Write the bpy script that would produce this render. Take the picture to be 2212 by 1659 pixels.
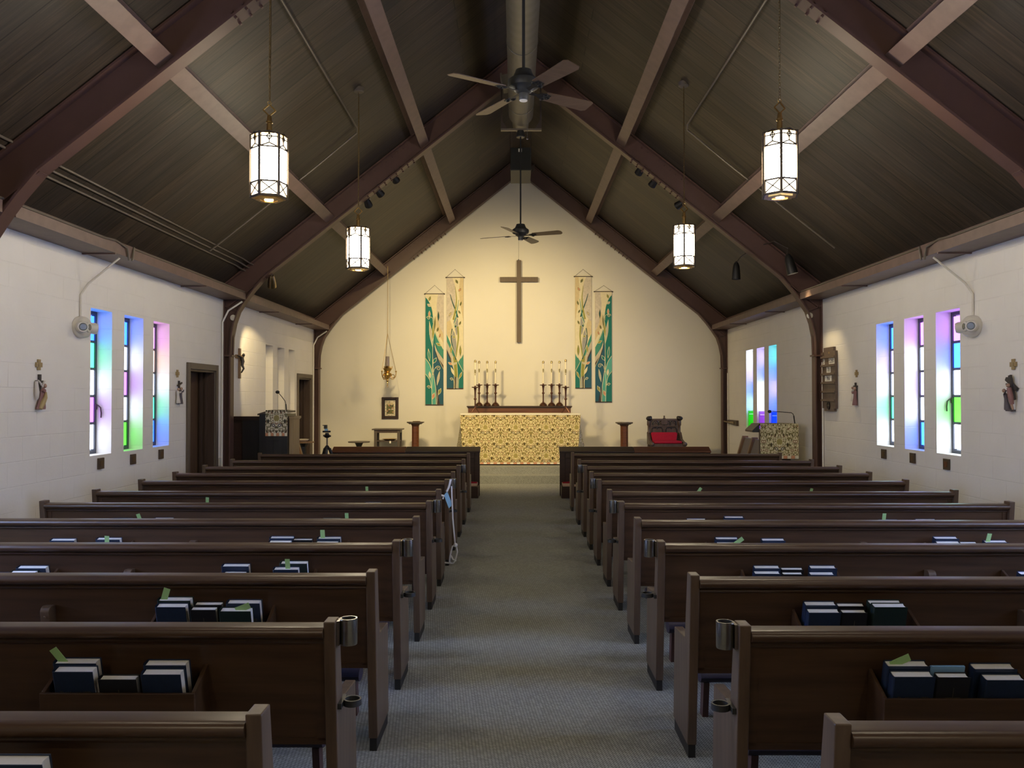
import bpy, bmesh, math, random
from mathutils import Vector, Matrix
for o in list(bpy.data.objects):
    bpy.data.objects.remove(o)
sc = bpy.context.scene
C = sc.collection
R = math.radians
PI = math.pi
random.seed(7)

# ------------------------------------------------------------------ camera
F, EYE = 1800.0, 1.68                       # focal length in pixels of the 2212 wide frame, eye height
YAW, PITCH = math.atan(8 / F), math.atan(27.5 / F)
cam = bpy.data.cameras.new('camera')
cam.sensor_width = 36.0
cam.lens = F / 2212 * 36.0
cam.clip_start = 0.05
camo = bpy.data.objects.new('camera', cam)
C.objects.link(camo)
camo.location = (0, 0, EYE)
camo.rotation_euler = (PI / 2 + PITCH, 0, YAW)
sc.camera = camo

# ------------------------------------------------------------------ world, exposure
w = bpy.data.worlds.new('world')
sc.world = w
w.use_nodes = True
w.node_tree.nodes['Background'].inputs[0].default_value = (0.55, 0.7, 1.0, 1)
w.node_tree.nodes['Background'].inputs[1].default_value = 0.6
sc.view_settings.view_transform = 'Standard'
sc.view_settings.look = 'None'
sc.view_settings.gamma = 1.0
sc.view_settings.exposure = 0.0
sc.cycles.use_denoising = True
sc.cycles.max_bounces = 10
sc.cycles.diffuse_bounces = 6
sc.cycles.sample_clamp_indirect = 6.0
sc.cycles.caustics_reflective = False
sc.cycles.caustics_refractive = False

LANTERN_E = 92.0          # opal glass of the lanterns
WINDOW_L, WINDOW_R, WINDOW_NEAR = 2.7, 3.7, 17.0    # stained glass, left, right, and beside the viewer
SPOT_W = 380.0

# ------------------------------------------------------------------ pixel -> world
def ray(px, py):
    f0 = Vector((-math.sin(YAW), math.cos(YAW), 0)); r = Vector((math.cos(YAW), math.sin(YAW), 0))
    fw = f0 * math.cos(PITCH) + Vector((0, 0, math.sin(PITCH)))
    up = -f0 * math.sin(PITCH) + Vector((0, 0, math.cos(PITCH)))
    return fw + r * ((px - 1106) / F) + up * ((829.5 - py) / F)
E0 = Vector((0, 0, EYE))
def at_y(px, py, y):
    d = ray(px, py); return E0 + d * (y / d.y)
def at_x(px, py, x):
    d = ray(px, py); return E0 + d * (x / d.x)
def at_z(px, py, z):
    d = ray(px, py); return E0 + d * ((z - EYE) / d.z)

# ------------------------------------------------------------------ room measures
CX, HALF = 0.103, 4.54                      # centre line of the roof, half width between the walls
XL, XR = CX - HALF, CX + HALF
YB, YREAR = 18.52, -4.0                     # altar wall, rear wall behind the camera
SL = 0.795                                  # roof slope
ZD, ZI = 7.02, 6.607                        # boards / inner flange at the ridge
TH = math.atan(SL)
FR = (6.69, 12.68, 18.34)                   # steel arches
def deck_z(x): return ZD - SL * abs(x - CX)
def at_deck(px, py, off=0.0):
    d = ray(px, py)
    s = 1 if d.x > 0 else -1
    # EYE + t dz = ZD - off - SL*s*(t dx - CX)
    t = (ZD - off - EYE + SL * s * CX) / (d.z + SL * s * d.x)
    return E0 + d * t

# ------------------------------------------------------------------ mesh builder
class MB:
    def __init__(s): s.v, s.f, s.m = [], [], []
    def add(s, vs, fs, mi=0):
        b = len(s.v); s.v += [tuple(v) for v in vs]; s.f += [tuple(b + i for i in f) for f in fs]; s.m += [mi] * len(fs); return s
    def box(s, x0, x1, y0, y1, z0, z1, mi=0):
        x0, x1 = min(x0, x1), max(x0, x1); y0, y1 = min(y0, y1), max(y0, y1); z0, z1 = min(z0, z1), max(z0, z1)
        return s.add([(x0,y0,z0),(x1,y0,z0),(x1,y1,z0),(x0,y1,z0),(x0,y0,z1),(x1,y0,z1),(x1,y1,z1),(x0,y1,z1)],
              [(0,3,2,1),(4,5,6,7),(0,1,5,4),(1,2,6,5),(2,3,7,6),(3,0,4,7)], mi)
    def obox(s, c, ax, ay, az, hx, hy, hz, mi=0):
        c, ax, ay, az = Vector(c), Vector(ax).normalized(), Vector(ay).normalized(), Vector(az).normalized()
        vs = [c + ax*sx*hx + ay*sy*hy + az*sz*hz for sz in (-1,1) for sx, sy in ((-1,-1),(1,-1),(1,1),(-1,1))]
        return s.add(vs, [(0,3,2,1),(4,5,6,7),(0,1,5,4),(1,2,6,5),(2,3,7,6),(3,0,4,7)], mi)
    def bar(s, p, q, wd, ht, up=(0,0,1), mi=0):
        p, q = Vector(p), Vector(q); d = (q-p).normalized(); side = d.cross(Vector(up)).normalized(); u = side.cross(d)
        return s.obox((p+q)/2, d, side, u, (q-p).length/2, wd/2, ht/2, mi)
    def prism(s, poly, d, mi=0):
        """poly: 3-D points in a plane, d: extrusion vector"""
        n = len(poly); d = Vector(d); P = [Vector(p) for p in poly]
        vs = P + [p + d for p in P]
        fs = [tuple(range(n-1,-1,-1)), tuple(range(n, 2*n))] + [(i,(i+1)%n,n+(i+1)%n,n+i) for i in range(n)]
        nn = Vector((0,0,0))
        for i in range(n): nn += P[i].cross(P[(i+1)%n])
        if nn.dot(d) < 0: fs = [tuple(reversed(f)) for f in fs]
        return s.add(vs, fs, mi)
    def tube(s, pts, r, n=8, mi=0, closed=False):
        P = [Vector(p) for p in pts]; k = len(P); rs = r if isinstance(r, (list, tuple)) else [r]*k
        rings = []; up = None
        for i in range(k):
            a = P[i-1] if (i > 0 or closed) else P[i]; b = P[(i+1) % k] if (i < k-1 or closed) else P[i]
            t = (b-a).normalized() if (b-a).length > 1e-9 else Vector((0,0,1))
            if up is None: up = Vector((1,0,0)) if abs(t.x) < .8 else Vector((0,1,0))
            sd = t.cross(up)
            if sd.length < 1e-6: sd = t.orthogonal()
            sd.normalize(); up = sd.cross(t).normalized()
            rings.append([P[i] + (sd*math.cos(2*PI*j/n) + up*math.sin(2*PI*j/n))*rs[i] for j in range(n)])
        vs = [v for rg in rings for v in rg]; fs = []
        for i in range(k if closed else k-1):
            i2 = (i+1) % k
            for j in range(n):
                fs.append((i*n+j, i*n+(j+1)%n, i2*n+(j+1)%n, i2*n+j))
        if not closed: fs += [tuple(range(n-1,-1,-1)), tuple((k-1)*n + j for j in range(n))]
        return s.add(vs, [tuple(reversed(f)) for f in fs], mi)
    def lathe(s, prof, c=(0,0,0), n=20, mi=0, ang=0.0, sx=1, sy=1):
        """prof: (r, z) from bottom to top"""
        c = Vector(c); vs, fs = [], []
        for r, z in prof:
            for j in range(n):
                a = ang + 2*PI*j/n; vs.append(c + Vector((r*math.cos(a)*sx, r*math.sin(a)*sy, z)))
        k = len(prof)
        for i in range(k-1):
            for j in range(n): fs.append((i*n+j, i*n+(j+1)%n, (i+1)*n+(j+1)%n, (i+1)*n+j))
        fs += [tuple(range(n-1,-1,-1)), tuple((k-1)*n+j for j in range(n))]
        return s.add(vs, fs, mi)
    def ball(s, c, rx, ry=None, rz=None, n=12, mi=0):
        ry = ry or rx; rz = rz or rx; k = max(6, n//2)
        return s.lathe([(math.sin(PI*i/k)*1.0 if 0 < i < k else 0.02, -math.cos(PI*i/k)) for i in range(k+1)], (0,0,0), n, mi)._xf(len(s.v)-n*(k+1), c, rx, ry, rz)
    def _xf(s, b, c, rx, ry, rz):
        for i in range(b, len(s.v)):
            x, y, z = s.v[i]; s.v[i] = (c[0]+x*rx, c[1]+y*ry, c[2]+z*rz)
        return s
    def torus(s, c, ax, Rr, r, n=16, k=8, mi=0):
        ax = Vector(ax).normalized(); u = ax.orthogonal().normalized(); v = ax.cross(u); c = Vector(c)
        return s.tube([c + (u*math.cos(2*PI*i/n) + v*math.sin(2*PI*i/n))*Rr for i in range(n)], r, k, mi, True)
    def xform(s, M):
        s.v = [tuple(M @ Vector(v)) for v in s.v]; return s
    def join(s, o, mi=None):
        b = len(s.v); s.v += o.v; s.f += [tuple(b+i for i in f) for f in o.f]; s.m += o.m if mi is None else [mi]*len(o.f); return s
    def build(s, name, mats, parent=None, smooth=None, bevel=0, seg=2):
        me = bpy.data.meshes.new(name); me.from_pydata(s.v, [], s.f)
        for m in (mats if isinstance(mats, (list, tuple)) else [mats]): me.materials.append(m)
        if any(s.m): me.polygons.foreach_set('material_index', s.m)
        me.update()
        if smooth:
            me.polygons.foreach_set('use_smooth', [True]*len(me.polygons))
            me.set_sharp_from_angle(angle=R(smooth))
        o = bpy.data.objects.new(name, me); C.objects.link(o)
        if parent is not None: o.parent = parent
        if bevel:
            b = o.modifiers.new('bevel', 'BEVEL'); b.width = bevel; b.segments = seg; b.limit_method = 'ANGLE'; b.angle_limit = R(40)
            b.harden_normals = False
        return o

def tag(o, label=None, cat=None, group=None, kind=None):
    if label: o['label'] = label
    if cat: o['category'] = cat
    if group: o['group'] = group
    if kind: o['kind'] = kind
    return o
def thing(name, label, cat, loc=(0,0,0), rz=0, group=None):
    o = bpy.data.objects.new(name, None); C.objects.link(o); o.empty_display_size = .1
    o.location = loc; o.rotation_euler = (0, 0, rz)
    return tag(o, label, cat, group)
def struct(o, label, cat):
    return tag(o, label, cat, None, 'structure')
def dup(root, loc, label, rz=None, group=None, skip=()):
    r = root.copy(); C.objects.link(r); r.location = loc
    if rz is not None: r.rotation_euler = (0, 0, rz)
    r['label'] = label
    if group: r['group'] = group
    for ch in list(root.children):
        if ch.get('opt') in skip and ch.get('opt') is not None: continue
        c = ch.copy(); C.objects.link(c); c.parent = r
        for g in list(ch.children):
            d = g.copy(); C.objects.link(d); d.parent = c
    return r
def text_mb(txt, size, M, depth=0.0006, mi=0, align='CENTER'):
    cu = bpy.data.curves.new('t', 'FONT'); cu.body = txt; cu.size = size; cu.extrude = depth; cu.align_x = align; cu.align_y = 'CENTER'; cu.resolution_u = 3
    o = bpy.data.objects.new('t', cu); C.objects.link(o)
    me = bpy.data.meshes.new_from_object(o)
    mb = MB(); mb.add([M @ v.co for v in me.vertices], [tuple(p.vertices) for p in me.polygons], mi)
    bpy.data.objects.remove(o); bpy.data.curves.remove(cu); bpy.data.meshes.remove(me)
    return mb
def frame_m(o, x, y, z):
    """matrix with origin o and axes x, y, z"""
    M = Matrix.Identity(4)
    for i, a in enumerate((x, y, z)):
        a = Vector(a).normalized()
        for k in range(3): M[k][i] = a[k]
    for k in range(3): M[k][3] = o[k]
    return M

# ------------------------------------------------------------------ materials
class X:
    """little expression wrapper over math nodes"""
    def __init__(s, nt, k): s.nt, s.k = nt, k
    def _m(s, op, *a):
        n = s.nt.nodes.new('ShaderNodeMath'); n.operation = op
        for i, v in enumerate((s,) + a):
            if isinstance(v, X): s.nt.links.new(v.k, n.inputs[i])
            else: n.inputs[i].default_value = v
        return X(s.nt, n.outputs[0])
    def __add__(s, o): return s._m('ADD', o)
    def __sub__(s, o): return s._m('SUBTRACT', o)
    def __mul__(s, o): return s._m('MULTIPLY', o)
    def __truediv__(s, o): return s._m('DIVIDE', o)
    def floor(s): return s._m('FLOOR')
    def fract(s): return s._m('FRACT')
    def abs(s): return s._m('ABSOLUTE')
    def sqrt(s): return s._m('SQRT')
    def sin(s): return s._m('SINE')
    def lt(s, o): return s._m('LESS_THAN', o)
    def gt(s, o): return s._m('GREATER_THAN', o)
    def max(s, o): return s._m('MAXIMUM', o)
    def min(s, o): return s._m('MINIMUM', o)
    def mod(s, o): return s._m('FLOORED_MODULO', o)
def new_mat(name):
    m = bpy.data.materials.new(name); m.use_nodes = True
    return m, m.node_tree, m.node_tree.nodes['Principled BSDF']
def col(c): return (c[0], c[1], c[2], 1)
def mixc(nt, fac, a, b, mode='MIX'):
    n = nt.nodes.new('ShaderNodeMix'); n.data_type = 'RGBA'; n.blend_type = mode
    for idx, v in ((0, fac), (6, a), (7, b)):
        if isinstance(v, X): nt.links.new(v.k, n.inputs[idx])
        elif isinstance(v, bpy.types.NodeSocket): nt.links.new(v, n.inputs[idx])
        elif isinstance(v, (int, float)): n.inputs[idx].default_value = v
        else: n.inputs[idx].default_value = col(v)
    return n.outputs[2]
def objco(nt):
    return nt.nodes.new('ShaderNodeTexCoord').outputs['Object']
def mapping(nt, co, scale=(1,1,1), rot=(0,0,0), loc=(0,0,0)):
    n = nt.nodes.new('ShaderNodeMapping'); nt.links.new(co, n.inputs[0])
    n.inputs['Scale'].default_value = scale; n.inputs['Rotation'].default_value = rot; n.inputs['Location'].default_value = loc
    return n.outputs[0]
def noise(nt, co, scale, detail=3, rough=.55, out=0):
    n = nt.nodes.new('ShaderNodeTexNoise'); nt.links.new(co, n.inputs['Vector'])
    n.inputs['Scale'].default_value = scale; n.inputs['Detail'].default_value = detail; n.inputs['Roughness'].default_value = rough
    return n.outputs[out]
def ramp(nt, fac, stops):
    n = nt.nodes.new('ShaderNodeValToRGB'); nt.links.new(fac, n.inputs[0])
    while len(n.color_ramp.elements) < len(stops): n.color_ramp.elements.new(.5)
    for e, (p, c) in zip(n.color_ramp.elements, stops): e.position = p; e.color = col(c) if len(c) == 3 else c
    return n.outputs[0]
def bump(nt, b, height, strength=.3, dist=.01):
    n = nt.nodes.new('ShaderNodeBump'); nt.links.new(height, n.inputs['Height'])
    n.inputs['Strength'].default_value = strength; n.inputs['Distance'].default_value = dist
    nt.links.new(n.outputs[0], b.inputs['Normal'])
    return n
def plain(name, c, rough=.5, metal=0.0, var=.15, scale=14, spec=.5):
    m, nt, b = new_mat(name)
    k = noise(nt, objco(nt), scale, 3)
    nt.links.new(mixc(nt, k, [x*(1-var) for x in c], [min(1, x*(1+var)) for x in c]), b.inputs['Base Color'])
    b.inputs['Roughness'].default_value = rough; b.inputs['Metallic'].default_value = metal; b.inputs['Specular IOR Level'].default_value = spec
    return m
def wood(name, c1, c2, rough=.35, sc_=(1.5, 30, 30), spec=.5, bmp=.04):
    m, nt, b = new_mat(name)
    co = mapping(nt, objco(nt), sc_)
    k = noise(nt, co, 1.0, 6, .6)
    nt.links.new(ramp(nt, k, [(.3, c1), (.7, c2)]), b.inputs['Base Color'])
    b.inputs['Roughness'].default_value = rough; b.inputs['Specular IOR Level'].default_value = spec
    bump(nt, b, k, bmp, .004)
    return m
def glow(name, c, e, var=0.0):
    m, nt, b = new_mat(name)
    b.inputs['Base Color'].default_value = col([x*.3 for x in c]); b.inputs['Roughness'].default_value = .2
    b.inputs['Emission Strength'].default_value = e
    if var:
        k = noise(nt, objco(nt), 16, 3)
        nt.links.new(mixc(nt, k, [x*(1-var) for x in c], c), b.inputs['Emission Color'])
    else: b.inputs['Emission Color'].default_value = col(c)
    return m

M = {}
M['pew'] = wood('pew_wood', (.050,.026,.014), (.092,.050,.027), .33, (1.6, 26, 26))
M['pew_end'] = wood('pew_end_wood', (.080,.050,.032), (.135,.088,.058), .42, (26, 26, 1.6))
M['pew_foot'] = plain('pew_foot_black', (.012,.011,.010), .6)
M['redwood'] = wood('redwood', (.085,.028,.012), (.17,.062,.026), .32, (1.6, 26, 26))
M['dark_redwood'] = wood('dark_redwood', (.022,.010,.007), (.045,.021,.014), .4, (1.6, 26, 26))
M['black_wood'] = wood('black_wood', (.010,.009,.010), (.022,.019,.020), .3, (26, 26, 1.6))
M['oak'] = wood('oak_wood', (.16,.088,.042), (.28,.165,.085), .42, (26, 26, 1.6))
M['tan'] = wood('tan_wood', (.30,.21,.11), (.40,.29,.16), .5, (26, 26, 1.6))
M['grey_wood'] = wood('grey_brown_wood', (.085,.065,.052), (.13,.105,.085), .45, (26, 26, 1.6))
M['carved'] = wood('carved_wood', (.055,.035,.028), (.10,.068,.055), .45, (26, 26, 3))
M['steel'] = plain('painted_steel', (.092,.048,.041), .45, 0, .2, 5)
M['steel_purlin'] = plain('painted_purlin_steel', (.150,.096,.082), .5, 0, .28, 9)
M['bracket'] = plain('dark_bracket', (.05,.035,.03), .5)
M['bronze'] = plain('bronze_frame', (.085,.065,.05), .42, .55)
M['brass'] = plain('brass', (.62,.42,.16), .28, 1.0, .2, 30)
M['old_brass'] = plain('old_brass', (.36,.27,.14), .32, 1.0, .3, 30)
M['iron'] = plain('black_iron', (.018,.017,.017), .5, .3)
M['black'] = plain('black_matte', (.012,.012,.013), .5)
M['charcoal'] = plain('charcoal_metal', (.035,.036,.036), .45, .2)
M['chrome'] = plain('worn_nickel', (.42,.40,.36), .25, 1.0, .2, 40)
M['white_plastic'] = plain('white_plastic', (.66,.63,.57), .4, 0, .05)
M['white_paint'] = plain('white_enamel', (.72,.70,.67), .45, 0, .06)
M['grey_lens'] = plain('grey_lens', (.16,.17,.16), .25)
M['white_cord'] = plain('white_cord', (.80,.80,.84), .6, 0, .05)
M['sky_card'] = plain('sky_blue_card', (.30,.58,.85), .5, 0, .04)
M['conduit'] = plain('conduit_grey_brown', (.15,.125,.10), .45, .2)
M['duct'] = None
M['navy'] = plain('navy_cloth', (.010,.022,.055), .5, 0, .2, 60)
M['black_cloth'] = plain('black_cloth', (.007,.007,.009), .5, 0, .2, 60)
M['green_cloth'] = plain('dark_green_cloth', (.007,.022,.020), .5, 0, .2, 60)
M['pale_blue'] = plain('pale_blue_paper', (.22,.42,.68), .6, 0, .06)
M['pages'] = plain('book_pages', (.72,.71,.70), .8, 0, .06, 80)
M['bookmark'] = plain('green_paper', (.36,.60,.24), .7, 0, .05)
M['red_ribbon'] = plain('red_ribbon', (.55,.04,.08), .6)
M['gilt'] = plain('faint_gilt', (.10,.085,.055), .4, .3)
M['crimson'] = plain('crimson_velvet', (.36,.012,.035), .85, 0, .15, 30, .2)
M['cushion_side'] = plain('cushion_cream', (.55,.38,.27), .8)
M['kneeler'] = plain('kneeler_vinyl', (.030,.024,.045), .5, 0, .2)
M['kneeler_leg'] = wood('kneeler_leg_wood', (.055,.022,.02), (.10,.045,.038), .5, (26, 26, 1.6))
M['door'] = wood('door_brown', (.055,.034,.026), (.075,.048,.037), .5, (26, 26, 1.6))
M['door_leaf'] = wood('door_leaf_oak', (.085,.048,.026), (.125,.075,.042), .45, (26, 26, 1.6))
M['casing'] = plain('door_casing', (.125,.098,.075), .55, 0, .08)
M['leading'] = plain('window_frame_dark', (.05,.055,.075), .5)
M['candle'] = plain('candle_wax', (.80,.74,.56), .5, 0, .04)
M['decal'] = plain('candle_decal', (.22,.19,.09), .5, .3)
M['cand_metal'] = plain('candlestick_metal', (.13,.062,.042), .32, .75)
M['linen'] = plain('altar_linen', (.80,.76,.64), .8, 0, .04)
M['glass_smoke'] = plain('smoked_glass', (.22,.18,.16), .12)
M['speaker'] = plain('speaker_black', (.010,.011,.012), .6)
M['speaker_side'] = plain('speaker_grey', (.045,.046,.044), .6)
M['robe_white'] = plain('painted_white', (.62,.58,.55), .6)
M['robe_dark'] = plain('painted_dark', (.09,.075,.09), .6)
M['robe_red'] = plain('painted_red', (.26,.13,.13), .6)
M['robe_gold'] = plain('painted_gold', (.42,.32,.16), .5)
M['relief_wood'] = plain('relief_dark_wood', (.045,.038,.038), .6)
M['skin'] = plain('painted_skin', (.42,.27,.20), .6)
M['wall_cross'] = plain('cross_bronze', (.36,.27,.14), .5, .3, .25, 60)
M['big_cross'] = wood('wall_cross_wood', (.085,.055,.035), (.12,.082,.052), .55, (26, 26, 1.6))
M['board_brown'] = wood('hymn_board_wood', (.105,.072,.058), (.14,.098,.08), .5, (26, 26, 1.6))
M['plaque'] = plain('plaque_brown', (.075,.05,.032), .45)
M['plaque_metal'] = plain('plaque_bronze', (.14,.09,.05), .4, .6)
M['paper'] = plain('card_white', (.78,.76,.72), .7, 0, .03)
M['ink'] = plain('ink_black', (.02,.02,.02), .7)
M['blade'] = wood('fan_blade_wood', (.075,.045,.03), (.115,.075,.052), .4, (3, 40, 40))
M['blade_pale'] = wood('fan_blade_pale', (.42,.33,.22), (.52,.42,.29), .4, (3, 40, 40))
M['opal'] = glow('opal_glass', (1.0, .86, .62), LANTERN_E)
M['opal_band'] = glow('opal_glass_band', (1.0, .86, .62), LANTERN_E*.10)
M['opal_low'] = glow('opal_glass_low', (1.0, .80, .50), LANTERN_E*.22)
M['bulb'] = glow('lit_bulb', (1.0, .85, .58), 30)
M['frosted'] = plain('frosted_glass', (.75,.72,.66), .35)
M['grey_cloth'] = plain('grey_upholstery', (.24,.21,.20), .8, 0, .1)
M['icon_paper'] = plain('icon_cream', (.72,.64,.46), .5, 0, .06)

# boards of the roof: local x runs along the ridge, local y up the slope
def roof_mat():
    m, nt, b = new_mat('roof_boards')
    co = objco(nt)
    br = nt.nodes.new('ShaderNodeTexBrick')
    nt.links.new(mapping(nt, co, (1,1,1), (0,0,PI/2)), br.inputs['Vector'])
    br.inputs['Scale'].default_value = 1.0; br.inputs['Brick Width'].default_value = 14.0; br.inputs['Row Height'].default_value = .27
    br.inputs['Mortar Size'].default_value = .006; br.inputs['Mortar Smooth'].default_value = .2; br.inputs['Bias'].default_value = 0
    br.offset = .37
    br.inputs['Color1'].default_value = col((.72,.73,.75)); br.inputs['Color2'].default_value = col((1.25,1.20,1.14)); br.inputs['Mortar'].default_value = col((.07,.065,.06))
    g = noise(nt, mapping(nt, co, (30, 1.1, 1)), 1.0, 7, .7)
    base = ramp(nt, g, [(.28, (.013,.009,.006)), (.5, (.040,.028,.019)), (.72, (.096,.069,.045))])
    st = noise(nt, mapping(nt, co, (2.2, .5, 1)), 1.0, 3, .6)
    base = mixc(nt, ramp(nt, st, [(.35,(0,0,0)),(.7,(1,1,1))]), base, mixc(nt, .55, base, (.036,.034,.032)))
    nt.links.new(mixc(nt, 1.0, base, br.outputs['Color'], 'MULTIPLY'), b.inputs['Base Color'])
    b.inputs['Roughness'].default_value = .55
    bump(nt, b, br.outputs['Fac'], -.6, .012)
    return m
M['roof'] = roof_mat()

def block_mat():
    m, nt, b = new_mat('painted_block')
    co = objco(nt)
    s = nt.nodes.new('ShaderNodeSeparateXYZ'); nt.links.new(co, s.inputs[0])
    c = nt.nodes.new('ShaderNodeCombineXYZ'); nt.links.new(s.outputs[1], c.inputs[0]); nt.links.new(s.outputs[2], c.inputs[1])
    br = nt.nodes.new('ShaderNodeTexBrick'); nt.links.new(c.outputs[0], br.inputs['Vector'])
    br.inputs['Scale'].default_value = 1.0; br.inputs['Brick Width'].default_value = .44; br.inputs['Row Height'].default_value = .22
    br.inputs['Mortar Size'].default_value = .006; br.inputs['Mortar Smooth'].default_value = .6
    k = noise(nt, co, 3.0, 3); k2 = noise(nt, co, 30.0, 4)
    # paint has closed most joints: only patches of them still read
    h = X(nt, br.outputs['Fac']) * (X(nt, noise(nt, co, 1.7, 3)) - .40).max(0.0) * 6.0
    hh = (h * -1.0) + X(nt, k2) * .18
    bump(nt, b, hh.k, .42, .012)
    nt.links.new(mixc(nt, k, (.78,.755,.715), (.86,.835,.795)), b.inputs['Base Color'])
    b.inputs['Roughness'].default_value = .6
    return m
M['block'] = block_mat()
def plaster_mat():
    m, nt, b = new_mat('cream_plaster')
    co = objco(nt)
    k = noise(nt, co, .8, 4); k2 = noise(nt, co, 25, 3)
    nt.links.new(mixc(nt, k, (.70,.665,.57), (.78,.75,.66)), b.inputs['Base Color'])
    b.inputs['Roughness'].default_value = .7
    bump(nt, b, k2, .05, .01)
    return m
M['plaster'] = plaster_mat()
def carpet_mat():
    m, nt, b = new_mat('woven_carpet')
    co0 = objco(nt); s = nt.nodes.new('ShaderNodeSeparateXYZ'); nt.links.new(co0, s.inputs[0])
    cb = nt.nodes.new('ShaderNodeCombineXYZ'); nt.links.new(s.outputs[0], cb.inputs[0]); nt.links.new((X(nt, s.outputs[1]) + X(nt, s.outputs[2])).k, cb.inputs[1]); co = cb.outputs[0]
    br = nt.nodes.new('ShaderNodeTexBrick'); nt.links.new(mapping(nt, co, (1,1,1), (0,0,R(33))), br.inputs['Vector'])
    br.inputs['Scale'].default_value = 1.0; br.inputs['Brick Width'].default_value = .021; br.inputs['Row Height'].default_value = .013
    br.inputs['Mortar Size'].default_value = .0022; br.inputs['Mortar Smooth'].default_value = .5
    br.inputs['Color1'].default_value = col((.34,.35,.325)); br.inputs['Color2'].default_value = col((.46,.475,.445)); br.inputs['Mortar'].default_value = col((.11,.115,.11))
    k = noise(nt, co, 1.3, 3)
    nt.links.new(mixc(nt, 1.0, br.outputs['Color'], mixc(nt, k, (.88,.88,.88), (1.08,1.08,1.06)), 'MULTIPLY'), b.inputs['Base Color'])
    b.inputs['Roughness'].default_value = .95; b.inputs['Specular IOR Level'].default_value = .15
    bump(nt, b, br.outputs['Fac'], -.5, .006)
    return m
M['carpet'] = carpet_mat()
def duct_mat():
    m, nt, b = new_mat('spiral_duct')
    co = objco(nt)
    wv = nt.nodes.new('ShaderNodeTexWave'); nt.links.new(mapping(nt, co, (.25,1,.25)), wv.inputs['Vector']); wv.bands_direction = 'Y'
    wv.inputs['Scale'].default_value = 1.6; wv.inputs['Distortion'].default_value = .6
    k = noise(nt, co, 5, 3)
    nt.links.new(mixc(nt, k, (.13,.115,.085), (.17,.15,.115)), b.inputs['Base Color'])
    b.inputs['Roughness'].default_value = .5
    bump(nt, b, wv.outputs['Fac'], .25, .01)
    return m
M['duct'] = duct_mat()

def tapestry(name, base, leaf, dark, red, blue, P=.62, Q=.58, side=False, gold=(.52,.44,.16)):
    """cream fabric with a mirrored, half-drop pattern of leaves, rings, medallions and flowers; u = x (or y), v = z"""
    m, nt, b = new_mat(name)
    co = objco(nt)
    s = nt.nodes.new('ShaderNodeSeparateXYZ'); nt.links.new(co, s.inputs[0])
    u = X(nt, s.outputs[1 if side else 0]); v = X(nt, s.outputs[2])
    row = (v / (Q/2)).floor()
    uu = ((u / P + row * .5).fract() - .5).abs() * P          # 0 .. P/2 from the mirror line
    vv = v - row * (Q/2)                                        # 0 .. Q/2
    cb = nt.nodes.new('ShaderNodeCombineXYZ'); nt.links.new(uu.k, cb.inputs[0]); nt.links.new(vv.k, cb.inputs[1])
    q = cb.outputs[0]
    n1 = X(nt, noise(nt, q, 20, 2, .5)); n2 = X(nt, noise(nt, mapping(nt, q, (1,1,1), (0,0,.6), (3,5,0)), 26, 2, .5)); n3 = X(nt, noise(nt, mapping(nt, q, (1.6,.8,1), (0,0,-.7), (7,2,0)), 24, 1, .4))
    def dist(cx, cy, ex=1.0, ey=1.0):
        a = (uu - cx) * ex; c = (vv - cy) * ey
        return (a*a + c*c).sqrt()
    c = mixc(nt, (n1 - .5).abs().lt(.035), base, leaf)                 # stems
    c = mixc(nt, n3.gt(.58), c, leaf)                                  # leaves
    c = mixc(nt, n3.gt(.64), c, dark)
    c = mixc(nt, n2.gt(.635), c, red)                                  # small red-brown blossoms
    d = dist(.0, .185, 1.0, .85)
    c = mixc(nt, d.lt(.052), c, base); c = mixc(nt, d.lt(.044), c, gold)
    hatch = (((uu + vv) * 300.0).sin().gt(.55)).max(((uu - vv) * 300.0).sin().gt(.55))
    c = mixc(nt, d.lt(.042) * hatch, c, leaf)
    for cx, cy in ((.047, .075), (.20, .055), (.235, .19)):
        d = dist(cx, cy)
        c = mixc(nt, d.lt(.030), c, base); c = mixc(nt, d.lt(.025), c, blue if cx < .1 else red); c = mixc(nt, d.lt(.013), c, base)
    d = dist(.0, .112, 1.0, 1.3)
    c = mixc(nt, d.lt(.026), c, red); c = mixc(nt, dist(.0, .125).lt(.020), c, base)
    c = mixc(nt, dist(.125, .14, 1.0, .45).lt(.014), c, dark); c = mixc(nt, dist(.15, .24, .45, 1.0).lt(.016), c, leaf)
    nt.links.new(c, b.inputs['Base Color']); b.inputs['Roughness'].default_value = .9; b.inputs['Specular IOR Level'].default_value = .15
    bump(nt, b, noise(nt, co, 160, 2), .15, .004)
    return m
M['tapestry'] = tapestry('tapestry', (.74,.64,.36), (.25,.20,.065), (.085,.065,.03), (.30,.16,.075), (.10,.085,.075))
M['tapestry_side'] = tapestry('tapestry_side', (.74,.68,.52), (.22,.19,.09), (.085,.07,.045), (.25,.15,.09), (.08,.085,.10), side=True)
M['tapestry_pale'] = tapestry('tapestry_pale', (.74,.68,.46), (.26,.23,.10), (.08,.065,.035), (.27,.15,.085), (.06,.065,.08), P=.50, Q=.94)
M['tapestry_grey'] = tapestry('tapestry_grey', (.70,.66,.54), (.19,.175,.11), (.06,.055,.045), (.22,.11,.07), (.05,.055,.09), P=.42, Q=.62)

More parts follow.
